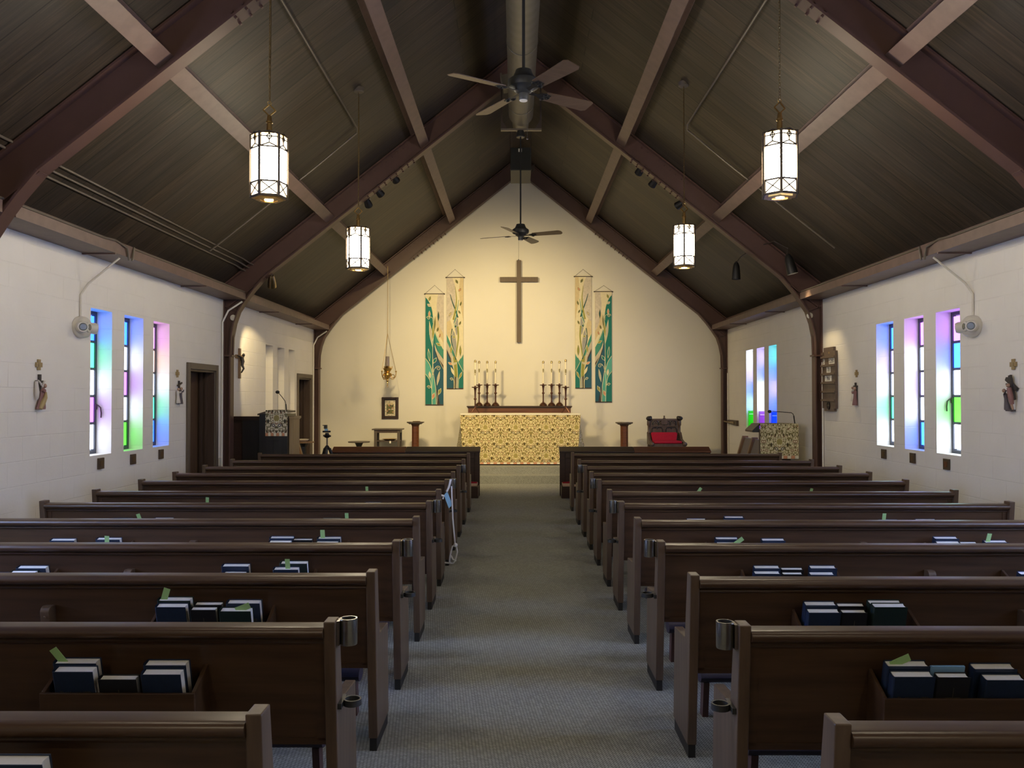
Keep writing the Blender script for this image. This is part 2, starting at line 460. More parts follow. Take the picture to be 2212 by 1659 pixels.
# =================================================================== THE SETTING
def side_wall(name, xin, sgn, holes, label):
    """block wall; sgn -1: left wall (solid towards -x). holes: (y0, y1, z0, z1)"""
    T, ztop = .30, 3.50
    ys = sorted({YREAR, YB + .3} | {h[0] for h in holes} | {h[1] for h in holes})
    zs = sorted({0.0, ztop} | {h[2] for h in holes} | {h[3] for h in holes})
    mb = MB(); xo = xin + sgn * T
    def q(a, b_, c, d): mb.add([a, b_, c, d], [(0,1,2,3)] if sgn < 0 else [(3,2,1,0)])
    for i in range(len(ys)-1):
        for k in range(len(zs)-1):
            y0, y1, z0, z1 = ys[i], ys[i+1], zs[k], zs[k+1]
            if any(h[0] <= y0+1e-6 and h[1] >= y1-1e-6 and h[2] <= z0+1e-6 and h[3] >= z1-1e-6 for h in holes): continue
            q((xin,y0,z0),(xin,y1,z0),(xin,y1,z1),(xin,y0,z1))
            q((xo,y1,z0),(xo,y0,z0),(xo,y0,z1),(xo,y1,z1))
    for (y0, y1, z0, z1) in holes:
        q((xin,y0,z0),(xo,y0,z0),(xo,y1,z0),(xin,y1,z0)); q((xin,y1,z1),(xo,y1,z1),(xo,y0,z1),(xin,y0,z1))
        q((xin,y0,z1),(xo,y0,z1),(xo,y0,z0),(xin,y0,z0)); q((xin,y1,z0),(xo,y1,z0),(xo,y1,z1),(xin,y1,z1))
    return struct(mb.build(name, M['block']), label, 'wall')

ZW0, ZW1 = 1.06, 2.61
LW = [(8.67,9.13),(9.42,9.90),(10.18,10.65)]
RW = [(8.72,9.22),(9.50,9.97),(10.26,10.74)]
BAY = 5.67
near = lambda ws: [(a-BAY, b-BAY) for a, b in ws]
LC = [(14.76,15.20),(15.50,15.95),(16.26,16.70)]
RC = [(14.84,15.30),(15.58,16.06),(16.32,16.80)]
DL = (11.28, 12.26, 2.06)          # door openings y0, y1, top
DC = (16.95, 17.97, 2.07)
holesL = [(a,b,ZW0,ZW1) for a, b in near(LW)+LW+LC] + [(DL[0],DL[1],0.0,DL[2]), (DC[0],DC[1],0.0,DC[2])]
holesR = [(a,b,ZW0,ZW1) for a, b in near(RW)+RW+RC]
side_wall('wall_left', XL, -1, holesL, 'white painted block wall with tall slot windows and two brown doors')
side_wall('wall_right', XR, 1, holesR, 'white painted block wall with tall slot windows and the hymn board')
mb = MB(); mb.add([(XL-.3,YB,0),(XR+.3,YB,0),(XR+.3,YB,3.5),(CX,YB,7.3),(XL-.3,YB,3.5)], [(0,1,2,3,4)]); mb.add([(XL-.3,YB+.2,0),(XR+.3,YB+.2,0),(XR+.3,YB+.2,3.5),(CX,YB+.2,7.3),(XL-.3,YB+.2,3.5)], [(4,3,2,1,0)])
struct(mb.build('wall_back', M['plaster']), 'smooth cream gable wall behind the altar with cross and banners', 'wall')
mb = MB(); mb.add([(XL-.3,YREAR,0),(XR+.3,YREAR,0),(XR+.3,YREAR,3.5),(CX,YREAR,7.3),(XL-.3,YREAR,3.5)], [(4,3,2,1,0)])
struct(mb.build('wall_rear', M['plaster']), 'plain wall at the far end behind the viewer', 'wall')
mb = MB(); mb.box(XL-.3, XR+.3, YREAR-.1, YB+.3, -.1, 0)
struct(mb.build('floor', M['carpet']), 'grey green woven carpet running up the aisle to the chancel', 'floor')
# two carpeted steps up to the altar
ZC1, ZC2 = .155, .285
YS1, YS2 = 16.08, 16.54
mb = MB()
mb.prism([(XL,YS1,0),(XL,YS1,ZC1),(XL,YS2,ZC1),(XL,YS2,ZC2),(XL,YB,ZC2),(XL,YB,0)], (XR-XL,0,0))
struct(mb.build('floor_chancel', M['carpet'], None), 'two carpeted steps rising to the altar platform', 'step')
# roof boards
for s, nm in ((-1, 'left'), (1, 'right')):
    Ls = (HALF + .35) / math.cos(TH); y0, y1 = YREAR-.1, YB+.3
    mb = MB(); mb.box(y0, y1, 0, Ls, 0, .08)
    o = mb.build('ceiling_' + nm, M['roof'])
    # local x -> world y, local y -> up the slope (towards the ridge), local z -> outwards
    up = Vector((-s*math.cos(TH), 0, math.sin(TH))); n = Vector((s*math.sin(TH), 0, math.cos(TH)))
    Mx = frame_m(Vector((CX + s*(HALF+.35), 0, deck_z(CX + HALF + .35))), (0,1,0), up, n)
    if s > 0:
        Mx = frame_m(Vector((CX + s*(HALF+.35), 0, deck_z(CX + HALF + .35))), (0,-1,0), up, n)
        mb2 = MB(); mb2.box(-y1, -y0, 0, Ls, 0, .08); bpy.data.objects.remove(o); o = mb2.build('ceiling_' + nm, M['roof'])
    o.matrix_world = Mx
    struct(o, 'dark stained roof boards sloping down to the %s wall' % nm, 'ceiling')

# ------------------------------------------------------------------ steel arches
INNER = [(4.425,0.0),(4.425,2.30),(4.415,2.585),(4.375,2.79),(4.315,2.97),(4.205,3.14),(4.09,3.295),(3.924,3.49)]
NSL = 12
for i in range(1, NSL+1):
    h = 3.924*(1 - i/NSL); INNER.append((h, ZI - SL*h))
INNER[-1] = (0.0, ZI)
FW, FT = .155, .02
def arch(y, label, bolts):
    th = thing('roof_arch', label, 'roof arch', (CX, y, 0))
    th['kind'] = 'structure'
    zout = lambda h: ZI + .396 - SL*h
    off = Vector((math.sin(TH), 0, math.cos(TH))) * .31
    for s in (-1, 1):
        P = [Vector((s*h, 0, z)) for h, z in INNER]
        O = []
        for i, (h, z) in enumerate(INNER):
            if i == 0: O.append(Vector((s*4.54, 0, 0)))
            elif h > 3.93 and z < 3.2: O.append(Vector((s*4.54, 0, min(z, 3.2))))
            elif h > 3.93: O.append(Vector((s*4.54, 0, 3.39)))
            else:
                ho = min(4.54, h + .31*math.sin(TH)); 
                if h < .01: ho = 0
                O.append(Vector((s*ho, 0, zout(ho))))
        wb = MB()
        t = .008
        for i in range(len(P)-1):
            a, b_, c, d = P[i], P[i+1], O[i+1], O[i]
            vs = [v + Vector((0,yy,0)) for yy in (-t, t) for v in (a, b_, c, d)]
            wb.add(vs, [(0,1,2,3),(7,6,5,4)] if s > 0 else [(3,2,1,0),(4,5,6,7)])
        # eave corner of the web
        vs = [Vector((s*4.54,yy,z_)) for yy in (-t,t) for z_ in (3.2,3.39)] 
        w_ = wb.build('web', M['steel'], th)
        fb = MB()
        for i in range(len(P)-1):
            a, b_ = P[i], P[i+1]
            d = (b_-a).normalized(); n = Vector((d.z, 0, -d.x))
            if n.dot((O[i]+O[i+1])/2 - (a+b_)/2) < 0: n = -n
            n = n*FT
            vs = [a+Vector((0,-FW/2,0)), b_+Vector((0,-FW/2,0)), b_+Vector((0,FW/2,0)), a+Vector((0,FW/2,0))]
            fb.add(vs + [v+n for v in vs], [(0,1,2,3),(7,6,5,4),(0,4,5,1),(1,5,6,2),(2,6,7,3),(3,7,4,0)])
        fb.build('inner_flange', M['steel'], th)
        ob = MB()
        pts = [Vector((s*4.54,0,0)), Vector((s*4.54,0,zout(4.54))), Vector((0,0,zout(0)))]
        for a, b_ in ((pts[0],pts[1]),(pts[1],pts[2])):
            d = (b_-a).normalized(); n = Vector((d.z,0,-d.x)); 
            if n.x*s > 0: n = -n
            if abs(d.x) > .1 and n.z > 0: n = -n
            n = n*FT
            vs = [a+Vector((0,-FW/2,0)), b_+Vector((0,-FW/2,0)), b_+Vector((0,FW/2,0)), a+Vector((0,FW/2,0))]
            ob.add(vs + [v+n for v in vs], [(0,1,2,3),(7,6,5,4),(0,4,5,1),(1,5,6,2),(2,6,7,3),(3,7,4,0)])
        ob.build('outer_flange', M['steel'], th)
        # stiffeners: across the rafter at the haunch, the rafter line run down to the column, a cap and a band on the column
        kb = MB()
        a = Vector((s*3.924,0,3.49)); n = Vector((s*math.sin(TH),0,math.cos(TH)))
        kb.bar(a + n*.02, a + n*.31, .10, .014, (0,1,0))
        kb.bar(a, Vector((s*4.50,0,3.49-SL*.576)), .11, .016, (0,0,1))
        kb.bar(Vector((s*4.33,0,2.98)), Vector((s*4.53,0,3.06)), .11, .014, (0,0,1))
        kb.bar(Vector((s*4.45,0,2.3)), Vector((s*4.45,0,3.03)), .09, .012, (0,1,0))
        kb.box(s*4.40, s*4.545, -.085, .085, 2.29, 2.315)
        kb.build('stiffener', M['steel'], th)
        if bolts:
            sb = MB()
            d = Vector((-s*math.cos(TH),0,math.sin(TH))); n = Vector((s*math.sin(TH),0,math.cos(TH)))
            st = Vector((s*1.62,0,ZI-SL*1.62)); L = 1.0
            sb.obox(st - d*L/2 + n*.155 + Vector((0,-.013,0)), d, (0,1,0), n, L/2, .005, .115)
            for k in range(9):
                q = st - d*(.06 + k*(L-.12)/8)
                for e in (-.055, .055):
                    b0 = q + Vector((0,e,0)); sb.tube([b0 + n*.005, b0 - n*.022], .013, 6)
                for e in (.06, .25):
                    b0 = q + n*e + Vector((0,-.015,0)); sb.tube([b0, b0 + Vector((0,-.022,0))], .012, 6)
            sb.build('splice_plate', M['steel'], th)
    return th
arch(FR[0], 'nearest dark red steel arch, crossing the top corners of the view', True)
arch(FR[1], 'dark red steel arch in the middle of the nave, in front of the chancel', True)
arch(FR[2], 'dark red steel arch framing the cream altar wall', True)

# purlins and eave beams, bay by bay
BAYS = [(FR[0]-BAY-1.2, FR[0], 'nearest bay'), (FR[0], FR[1], 'bay before the chancel arch'), (FR[1], FR[2], 'chancel bay')]
for y0, y1, bn in BAYS:
    for s, sn in ((-1,'left'),(1,'right')):
        n = Vector((s*math.sin(TH),0,math.cos(TH))); d = Vector((-s*math.cos(TH),0,math.sin(TH)))
        for h, hn in ((2.927,'lower'),(1.49,'upper')):
            o0 = Vector((CX + s*h, (y0+y1)/2, ZI - SL*h + .10))   # middle of the bottom flange
            hl = (y1-y0)/2 - .012
            mb = MB()
            mb.obox(o0 + n*.009, d, (0,1,0), n, .078, hl, .009)
            mb.obox(o0 + n*.125, d, (0,1,0), n, .007, hl, .115)
            mb.obox(o0 + n*.233, d, (0,1,0), n, .078, hl, .008)
            struct(mb.build('roof_purlin', M['steel_purlin']), '%s red brown purlin on the %s slope, %s' % (hn, sn, bn), 'purlin')
        # eave strut lying on the wall head
        mb = MB(); xw = CX + s*(HALF-.002)
        mb.box(xw, xw - s*.345, y0+.09, y1-.09, 3.15, 3.165); mb.box(xw - s*.33, xw - s*.345, y0+.09, y1-.09, 3.165, 3.25)
        mb.box(xw, xw - s*.03, y0+.09, y1-.09, 3.165, 3.40)
        for k in range(2):
            yy = y0 + (y1-y0)*(.30+.42*k); mb.box(xw, xw - s*.343, yy-.012, yy+.012, 3.135, 3.15)
        struct(mb.build('eave_beam', M['steel_purlin']), 'red brown eave beam along the %s wall head, %s' % (sn, bn), 'beam')

# ------------------------------------------------------------------ windows
PANE = {'blue': (.06,.30,2.1), 'mint': (.11,1.2,.66), 'purple': (.66,.22,1.15), 'green': (.10,1.1,.05), 'white': (1.5,1.68,2.05), 'peach': (1.5,1.0,.85),
        'lilac': (.90,.76,1.75), 'teal': (.12,1.1,1.15), 'pink': (1.1,.42,1.3), 'cyan': (.75,1.35,2.0)}
def pane_mats(e, tagn):
    return {k: glow('%s_glass_%s' % (k, tagn), c, e, .25) for k, c in PANE.items()}
PM = {'left': pane_mats(WINDOW_L, 'left'), 'right': pane_mats(WINDOW_R, 'right'), 'near': pane_mats(WINDOW_NEAR, 'near')}
wn = [0]
def window(s, y0, y1, cols, pm, label, handle=None, blank=False, casement=None):
    wn[0] += 1
    xin = XL if s < 0 else XR
    xg = xin + s*.185
    e = .0015
    fb = MB(); fw = .035
    fb.box(xg-.02, xg+.02, y0+e, y0+fw, ZW0+e, ZW1-e); fb.box(xg-.02, xg+.02, y1-fw, y1-e, ZW0+e, ZW1-e)
    fb.box(xg-.02, xg+.02, y0+fw, y1-fw, ZW0+e, ZW0+fw); fb.box(xg-.02, xg+.02, y0+fw, y1-fw, ZW1-fw, ZW1-e)
    n = len(cols); zs = [ZW1-fw-(ZW1-ZW0-2*fw)*i/n for i in range(n+1)]
    for z in zs[1:-1]: fb.box(xg-.018, xg+.018, y0+fw, y1-fw, z-.014, z+.014)
    fr = struct(fb.build('window_%d' % wn[0], M['leading']), label, 'window')
    if blank:
        gb = MB(); gb.box(xg-.005, xg+.005, y0+fw, y1-fw, ZW0+fw, ZW1-fw); gb.build('blind_panel', M['block'], fr); return fr
    used = sorted(set(cols)); gb = MB()
    for i, c in enumerate(cols):
        gb.box(xg-.005, xg+.005, y0+fw, y1-fw, zs[i+1]+.014, zs[i]-.014, used.index(c))
    gb.build('coloured_panes', [PM[pm][c] for c in used], fr)
    if handle:
        hb = MB(); x = xg - s*.02
        yh = y1-.02 if handle[0] == 'far' else y0+.02
        z = handle[1]
        hb.tube([(x,yh,z+.02),(x-s*.03,yh,z+.035),(x-s*.055,yh,z+.01),(x-s*.062,yh,z-.05),(x-s*.06,yh,z-.10)], .008, 8)
        hb.box(x, x-s*.012, yh-.012, yh+.012, z-.01, z+.05); hb.build('handle', M['bracket'], fr, 40)
    if casement:
        c, z0_, z1_ = casement
        cb = MB(); xa, xb = xin + s*.17, xin + s*.012
        yy = y1 - .10
        cb.box(xa, xb, yy-.012, yy+.012, z0_, z1_); cf = cb.build('open_vent', plain('vent_%s' % c, [v*.42 for v in PANE[c]], .3, 0, .1), fr)
        lb = MB(); lb.box(xa - s*.01, xb + s*.01, yy-.022, yy-.012, z1_-.075, z1_-.06); lb.build('latch_bar', M['white_paint'], cf)
    return fr
SETL = [['blue','mint','white','purple','white'], ['blue','white','purple','white','green'], ['pink','peach','white','mint','blue']]
SETR = [['purple','blue','white','green','white'], ['purple','white','lilac','white','blue'], ['blue','lilac','white','mint','white']]
nl = ['nearest', 'middle', 'farthest']
for i in range(3):
    window(-1, LW[i][0], LW[i][1], SETL[i], 'left', '%s of three stained glass slots on the left nave wall' % nl[i], ('far', 1.55) if i == 0 else (('near', 1.12) if i == 2 else None))
    window(1, RW[i][0], RW[i][1], SETR[i], 'right', '%s of three stained glass slots on the right nave wall' % nl[i], ('far', 1.62) if i == 0 else None)
    window(-1, LC[i][0], LC[i][1], ['white'], 'left', '%s of three blank slots in the left chancel wall' % nl[i], None, True)
SETC = [['teal','blue','lilac','blue','blue'], ['lilac','blue','white','white','purple'], ['white','lilac','blue','cyan','green']]
for i in range(3):
    window(1, RC[i][0], RC[i][1], SETC[i], 'right', '%s of three stained glass slots in the right chancel wall' % nl[i], None, False, (['blue','purple','green'][i], ZW0+.012, ZW0+.012+.33))
NEARSET = [['blue','white','cyan','lilac','white'], ['white','blue','white','cyan','blue'], ['cyan','white','blue','white','cyan']]
for i in range(3):
    window(-1, LW[i][0]-BAY, LW[i][1]-BAY, NEARSET[i], 'near', '%s stained glass slot on the left wall beside the viewer' % nl[i])
    window(1, RW[i][0]-BAY, RW[i][1]-BAY, NEARSET[2-i], 'near', '%s stained glass slot on the right wall beside the viewer' % nl[i])

# ------------------------------------------------------------------ doors
def door(n, y0, y1, top, label, ajar):
    x = XL; cw = .085
    mb = MB()
    for a, b_ in ((y0-cw, y0), (y1, y1+cw)): mb.box(x+.03, x-.02 if False else x+.001, a, b_, 0, top+cw)
    mb.box(x+.03, x+.001, y0, y1, top, top+cw)
    e = .0015
    th = struct(mb.build('door_%d' % n, M['casing'], None, None, .004), label, 'door')
    jb = MB(); jb.box(x, x-.29, y0+e, y0+.03, 0, top-e); jb.box(x, x-.29, y1-.03, y1-e, 0, top-e); jb.box(x, x-.29, y0+.03, y1-.03, top-.03, top-e)
    jb.box(x-.10, x-.13, y1-.05, y1-.03, 0, top-.03); jb.box(x-.17, x-.20, y1-.06, y1-.03, 0, top-.03)
    jb.build('jamb', M['door'], th)
    lb = MB(); lb.box(x-.235, x-.275, y0+.03, y1-.03, .01, top-.03); lb.box(x-.228, x-.235, y0+.12, y1-.14, .2, top-.2); 
    lf = lb.build('door_leaf', M['door_leaf'] if ajar else M['door'], th, None, .003)
    kb = MB(); kb.tube([(x-.228,y0+.10,1.0),(x-.19,y0+.10,1.0)], .012, 8); kb.ball((x-.175,y0+.10,1.0), .028); kb.build('knob', M['old_brass'], lf, 40)
door(1, DL[0], DL[1], DL[2], 'brown door in a tan casing on the left nave wall beside the arch', True)
door(2, DC[0], DC[1], DC[2], 'brown door in a tan casing on the left chancel wall', False)

# =================================================================== PEWS
HP, PL = .865, 3.07                         # pew end height, pew length
ORD = ['first','second','third','fourth','fifth','sixth','seventh','eighth','ninth','tenth','eleventh','twelfth']
FACE = lambda z: .03 + (HP - z) * .11       # y of the back panel's rear face (the side towards the viewer) at height z
RACKS = ((.475, 1.02), (1.95, 2.50))
def pew_proto(s):
    """s = -1: pew left of the aisle (runs to -x), +1: right. Origin: aisle face of the aisle end, on the floor, under the rear top edge."""
    side = 'left' if s < 0 else 'right'
    root = thing('church_pew', 'x', 'pew', (0,0,0), 0, 'pews %s of the aisle' % side)
    def bx(mb, u0, u1, y0, y1, z0, z1, mi=0): return mb.box(s*u0, s*u1, y0, y1, z0, z1, mi)
    for u0 in (0.0, PL-.043):
        mb = MB()
        prof = [(0,HP),(.078,HP),(.138,.545),(.395,.525),(.43,.06),(.083,.06)]
        mb.prism([(s*u0, y, z) for y, z in prof], (s*.043,0,0))
        e = mb.build('end_panel', M['pew_end'], root, None, .004)
        fb = MB(); fb.box(s*(u0+.005), s*(u0+.038), .088, .425, 0, .062); fb.build('foot', M['pew_foot'], e)
    a, b_ = .043, PL-.043
    mb = MB()
    mb.prism([(s*a, FACE(.80), .80), (s*a, FACE(.80)+.022, .80), (s*a, FACE(.40)+.022, .40), (s*a, FACE(.40), .40)], (s*(b_-a),0,0))
    # raised stiles and lower lip of the framed back
    for u0, u1 in ((a, a+.035), (b_-.035, b_)):
        mb.prism([(s*u0, FACE(.80)-.006, .80), (s*u0, FACE(.80)+.002, .80), (s*u0, FACE(.41)+.002, .41), (s*u0, FACE(.41)-.006, .41)], (s*(u1-u0),0,0))
    mb.prism([(s*a, FACE(.42)-.006, .42), (s*a, FACE(.42)+.002, .42), (s*a, FACE(.395)+.002, .395), (s*a, FACE(.395)-.006, .395)], (s*(b_-a),0,0))
    mb.build('backrest', M['pew'], root)
    # rounded top rail with a small bead under it
    mb = MB()
    pr = []
    for i in range(9):
        t = PI/2 + PI*i/8; pr.append((.028 + .026*math.cos(t) - .012, .823 + .022*math.sin(t)))
    pr = [(.075, .845)] + pr + [(.030,.798),(.025,.788),(.030,.780),(.075,.780)]
    mb.prism([(s*a, y, z) for y, z in pr], (s*(b_-a),0,0))
    mb.build('top_rail', M['pew'], root, 40)
    mb = MB(); mb.prism([(s*a, .11, .425), (s*a, .11, .445), (s*a, .40, .468), (s*a, .43, .455), (s*a, .43, .43)], (s*(b_-a),0,0))
    mb.build('seat', M['pew'], root, None, .004)
    for r0, r1 in RACKS:
        yf = FACE(.62) - .145
        mb = MB()
        mb.prism([(s*r0, yf, .638), (s*r0, yf+.014, .638), (s*r0, yf+.030, .455), (s*r0, yf+.016, .455)], (s*(r1-r0),0,0))
        for u in (r0, r1-.014):
            mb.prism([(s*u, yf+.014, .640), (s*u, FACE(.70)-.002, .70), (s*u, FACE(.455)-.002, .455), (s*u, yf+.028, .455)], (s*.014,0,0))
        mb.prism([(s*(r0+.014), yf+.03, .455), (s*(r0+.014), FACE(.455)-.002, .455), (s*(r0+.014), FACE(.467)-.002, .467), (s*(r0+.014), yf+.03, .467)], (s*(r1-r0-.028),0,0))
        mb.build('book_rack', M['pew'], root, None, .002)
    mb = MB(); u = PL/2 - .02
    pr = [(FACE(.70), .70)]
    for i in range(7):
        t = PI/2 * i/6; pr.append((FACE(.70) - .03 - .028*math.sin(t), .675 + .028*math.cos(t)))
    pr += [(FACE(.42)-.035, .42), (FACE(.42), .42)]
    mb.prism([(s*u, y, z) for y, z in pr], (s*.042,0,0))
    for z in (.655, .60): mb.ball((s*(u+.021), FACE(z)-.058, z), .006, n=8)
    mb.build('bracket', M['pew_end'], root, 40, .004)
    # folding kneeler hung behind the pew
    kb = MB(); k0, k1 = .16, PL-.16
    pr = [(-.30 + .055*math.cos(2*PI*i/12)*1.25, .225 + .038*math.sin(2*PI*i/12)) for i in range(12)]
    kb.prism([(s*k0, y, z) for y, z in pr], (s*(k1-k0),0,0))
    kn = kb.build('kneeler', M['kneeler'], root, 50)
    for u in (k0+.02, PL/2, k1-.06):
        lb = MB(); lb.prism([(s*u, -.335, .19), (s*u, -.27, .19), (s*u, -.24, 0.0), (s*u, -.30, 0.0)], (s*.03,0,0)); lb.build('kneeler_leg', M['kneeler_leg'], kn)
    # nickel holder for a processional torch: tube at the top, ring lower down
    mb = MB(); cx_, cy = -s*.040, .050
    pr = [(.026,.775),(.030,.772),(.0315,.776),(.0315,.868),(.026,.868),(.026,.78)]
    n = 20; vs, fs = [], []
    for r, z in pr:
        for j in range(n): t = 2*PI*j/n; vs.append((cx_ + r*math.cos(t), cy + r*math.sin(t), z))
    for i in range(len(pr)-1):
        for j in range(n): fs.append((i*n+j, i*n+(j+1)%n, (i+1)*n+(j+1)%n, (i+1)*n+j))
    fs.append(tuple(5*n+j for j in range(n)))
    mb.add(vs, fs); mb.box(-s*.001, -s*.012, .02, .075, .775, .862)
    o = mb.build('torch_tube', M['chrome'], root, 40); o['opt'] = 'torch'
    mb = MB(); c = (-s*.045, .10, .545)
    ri, ro = .027, .034; vs, fs = [], []
    for z in (.533, .556):
        for r in (ri, ro):
            for j in range(n): t = 2*PI*j/n; vs.append((c[0] + r*math.cos(t), c[1] + r*math.sin(t), z))
    for a0, b0 in ((0,1),(1,3),(3,2),(2,0)):
        for j in range(n): fs.append((a0*n+j, a0*n+(j+1)%n, b0*n+(j+1)%n, b0*n+j))
    mb.add(vs, fs); mb.box(-s*.0005, -s*.015, .045, .15, .535, .555)
    o = mb.build('torch_ring', M['charcoal'], root, 40); o['opt'] = 'torch'
    return root
YTL = [1520,1332,1228,1164,1113.5,1080,1055.5,1034,1018,1004,991,978]
YTR = [1538,1339,1235,1165,1116,1081,1056,1034,1017.5,1004,991.3,977]
PEW = {}
for s, ys, nm in ((-1, YTL, 'left'), (1, YTR, 'right')):
    proto = pew_proto(s)
    for i, y in enumerate(ys):
        p = at_z(1114 + s*300, y, HP); yn = p.y - .078
        x = (-.652 - .0012*i) if s < 0 else (.795 + .0016*i)
        torch = i % 2 == 1 and i < 10
        if i == 0: lab = 'dark wooden pew %s of the aisle, nearest the viewer, cut off by the frame' % nm
        elif i == 11: lab = 'dark wooden pew %s of the aisle, front row facing the panelled rail' % nm
        else: lab = 'dark wooden pew %s of the aisle, %s row from the viewer%s' % (nm, ORD[i], ', with torch holder' if torch else '')
        PEW[(nm, i)] = (x, yn)
        dup(proto, (x, yn, 0), lab, None, None, () if torch else ('torch',))
    for ch in list(proto.children):
        for g in list(ch.children): bpy.data.objects.remove(g)
        bpy.data.objects.remove(ch)
    bpy.data.objects.remove(proto)

# =================================================================== BOOKS in the pew racks
def book_proto(kind):
    """standing book, spine to -x, origin: middle of the bottom edge; size .15 x .045 x .22 (black: smaller)"""
    W, T, H = (.135, .034, .200) if kind == 'black' else ((.138, .008, .205) if kind == 'booklet' else (.152, .042, .218))
    cov = {'navy': M['navy'], 'black': M['black_cloth'], 'green': M['green_cloth'], 'booklet': M['pale_blue']}[kind]
    name = {'navy': 'hymnal', 'black': 'prayer_book', 'green': 'hymnal', 'booklet': 'booklet'}[kind]
    root = thing(name, 'x', 'book')
    c = .0028
    mb = MB()
    mb.box(-W/2, W/2, -T/2, -T/2+c, 0, H); mb.box(-W/2, W/2, T/2-c, T/2, 0, H)
    n = 6; vs = []
    for z in (0, H):
        for j in range(n+1):
            a = PI/2 + PI*j/n; vs.append((-W/2 + .008*math.cos(a), T/2*math.sin(a)*1.0, z))
        for j in range(n, -1, -1):
            a = PI/2 + PI*j/n; vs.append((-W/2 + .0055*math.cos(a), (T/2-c)*math.sin(a), z))
    k = 2*(n+1)
    mb.add(vs, [(j, (j+1) % k, k+(j+1) % k, k+j) for j in range(k)])
    mb.build('cover', cov, root, 30)
    pb = MB(); e = .004
    pr = [(-W/2+.002, -T/2+c), (W/2-e, -T/2+c), (W/2-e-.004, 0), (W/2-e, T/2-c), (-W/2+.002, T/2-c)]
    pb.prism([(x, y, e) for x, y in pr], (0,0,H-2*e)); pb.build('pages', M['pages'], root)
    Mt = frame_m(Vector((0, -T/2-.0005, H*.62)), (1,0,0), (0,0,1), (0,-1,0))
    if kind == 'navy':
        text_mb('The Hymnal 1982', .0165, Mt).build('cover_title', M['gilt'], root)
    elif kind == 'black':
        tb = MB(); tb.box(-.0012, .0012, -T/2-.0008, -T/2, H*.36, H*.80); tb.box(-.032, .032, -T/2-.0008, -T/2, H*.60, H*.60+.0024)
        tb.build('cover_cross', M['gilt'], root)
    return root
PROTO = {k: book_proto(k) for k in ('navy','black','green','booklet')}
WID = {'navy': .152, 'black': .135, 'green': .152, 'booklet': .138}
HGT = {'navy': .218, 'black': .200, 'green': .218, 'booklet': .205}
THK = {'navy': .042, 'black': .034, 'green': .042, 'booklet': .008}
KIND = {'navy': 'navy hymnal', 'black': 'black prayer book', 'green': 'dark green hymnal', 'booklet': 'pale blue booklet'}
LEAN = R(15)
def mark(root, x, y, z, ang, w_=.030, h=.055, mat='bookmark', lay=0.0):
    mb = MB(); mb.box(-w_/2, w_/2, -.0006, .0006, -.02, h)
    o = mb.build('bookmark', M[mat], root); o.location = (x, y, z); o.rotation_euler = (lay, ang, 0)
def book(nm, i, kind, xa, xb, yt, layer, where, rackn, marks=(), extra='', tilt=0.0):
    """xa, xb, yt: left, right and top edge (front cover) in photo pixels"""
    px_, yn = PEW[(nm, i)]
    yl = yn - .09 if layer == 'front' else yn - .045
    for _ in range(3):
        p = at_y((xa + xb)/2, yt, yl)
        top = min(max(p.z, .685), .80)
        if kind == 'booklet': top = p.z
        yl = yn + (-.071 if layer == 'front' else -.025) - (top - .638)*math.tan(LEAN)
    H = HGT[kind]
    sd = -1 if nm == 'left' else 1
    rk = RACKS[0 if rackn == 'inner' else 1]; hw_ = WID[kind]/2 + .012
    p.x = px_ + sd*min(max(sd*(p.x - px_), rk[0] + .016 + hw_), rk[1] - .016 - hw_)
    wd = abs(at_y(xb, yt, yl).x - at_y(xa, yt, yl).x) - (.012 if layer == 'front' else .006)
    sx = min(1.12, max(.80, wd / WID[kind]))
    lab = '%s%s, %s %s in %s rack, %s pew %s of aisle' % (KIND[kind], extra, layer, where, rackn, ORD[i], nm)
    root = dup(PROTO[kind], (0,0,0), lab, None, 'books in the pew racks')
    c, sn = math.cos(LEAN), math.sin(LEAN)
    # top edge of the front cover sits at (p.x, yl, top); the book leans its head towards the viewer
    root.location = (p.x, yl + H*sn + THK[kind]/2*c, top - H*c + THK[kind]/2*sn)
    root.rotation_euler = (LEAN, tilt, 0)
    root.scale = (sx, 1, 1)
    for mk in marks:
        mark(root, mk[0]*WID[kind], mk[1] if len(mk) > 3 else 0.0, H, mk[-1] if len(mk) < 5 else mk[2], *(mk[3:] if len(mk) > 5 else ()))
    return root
def bm(f, ang=0.0): return (f, 0.0, ang)
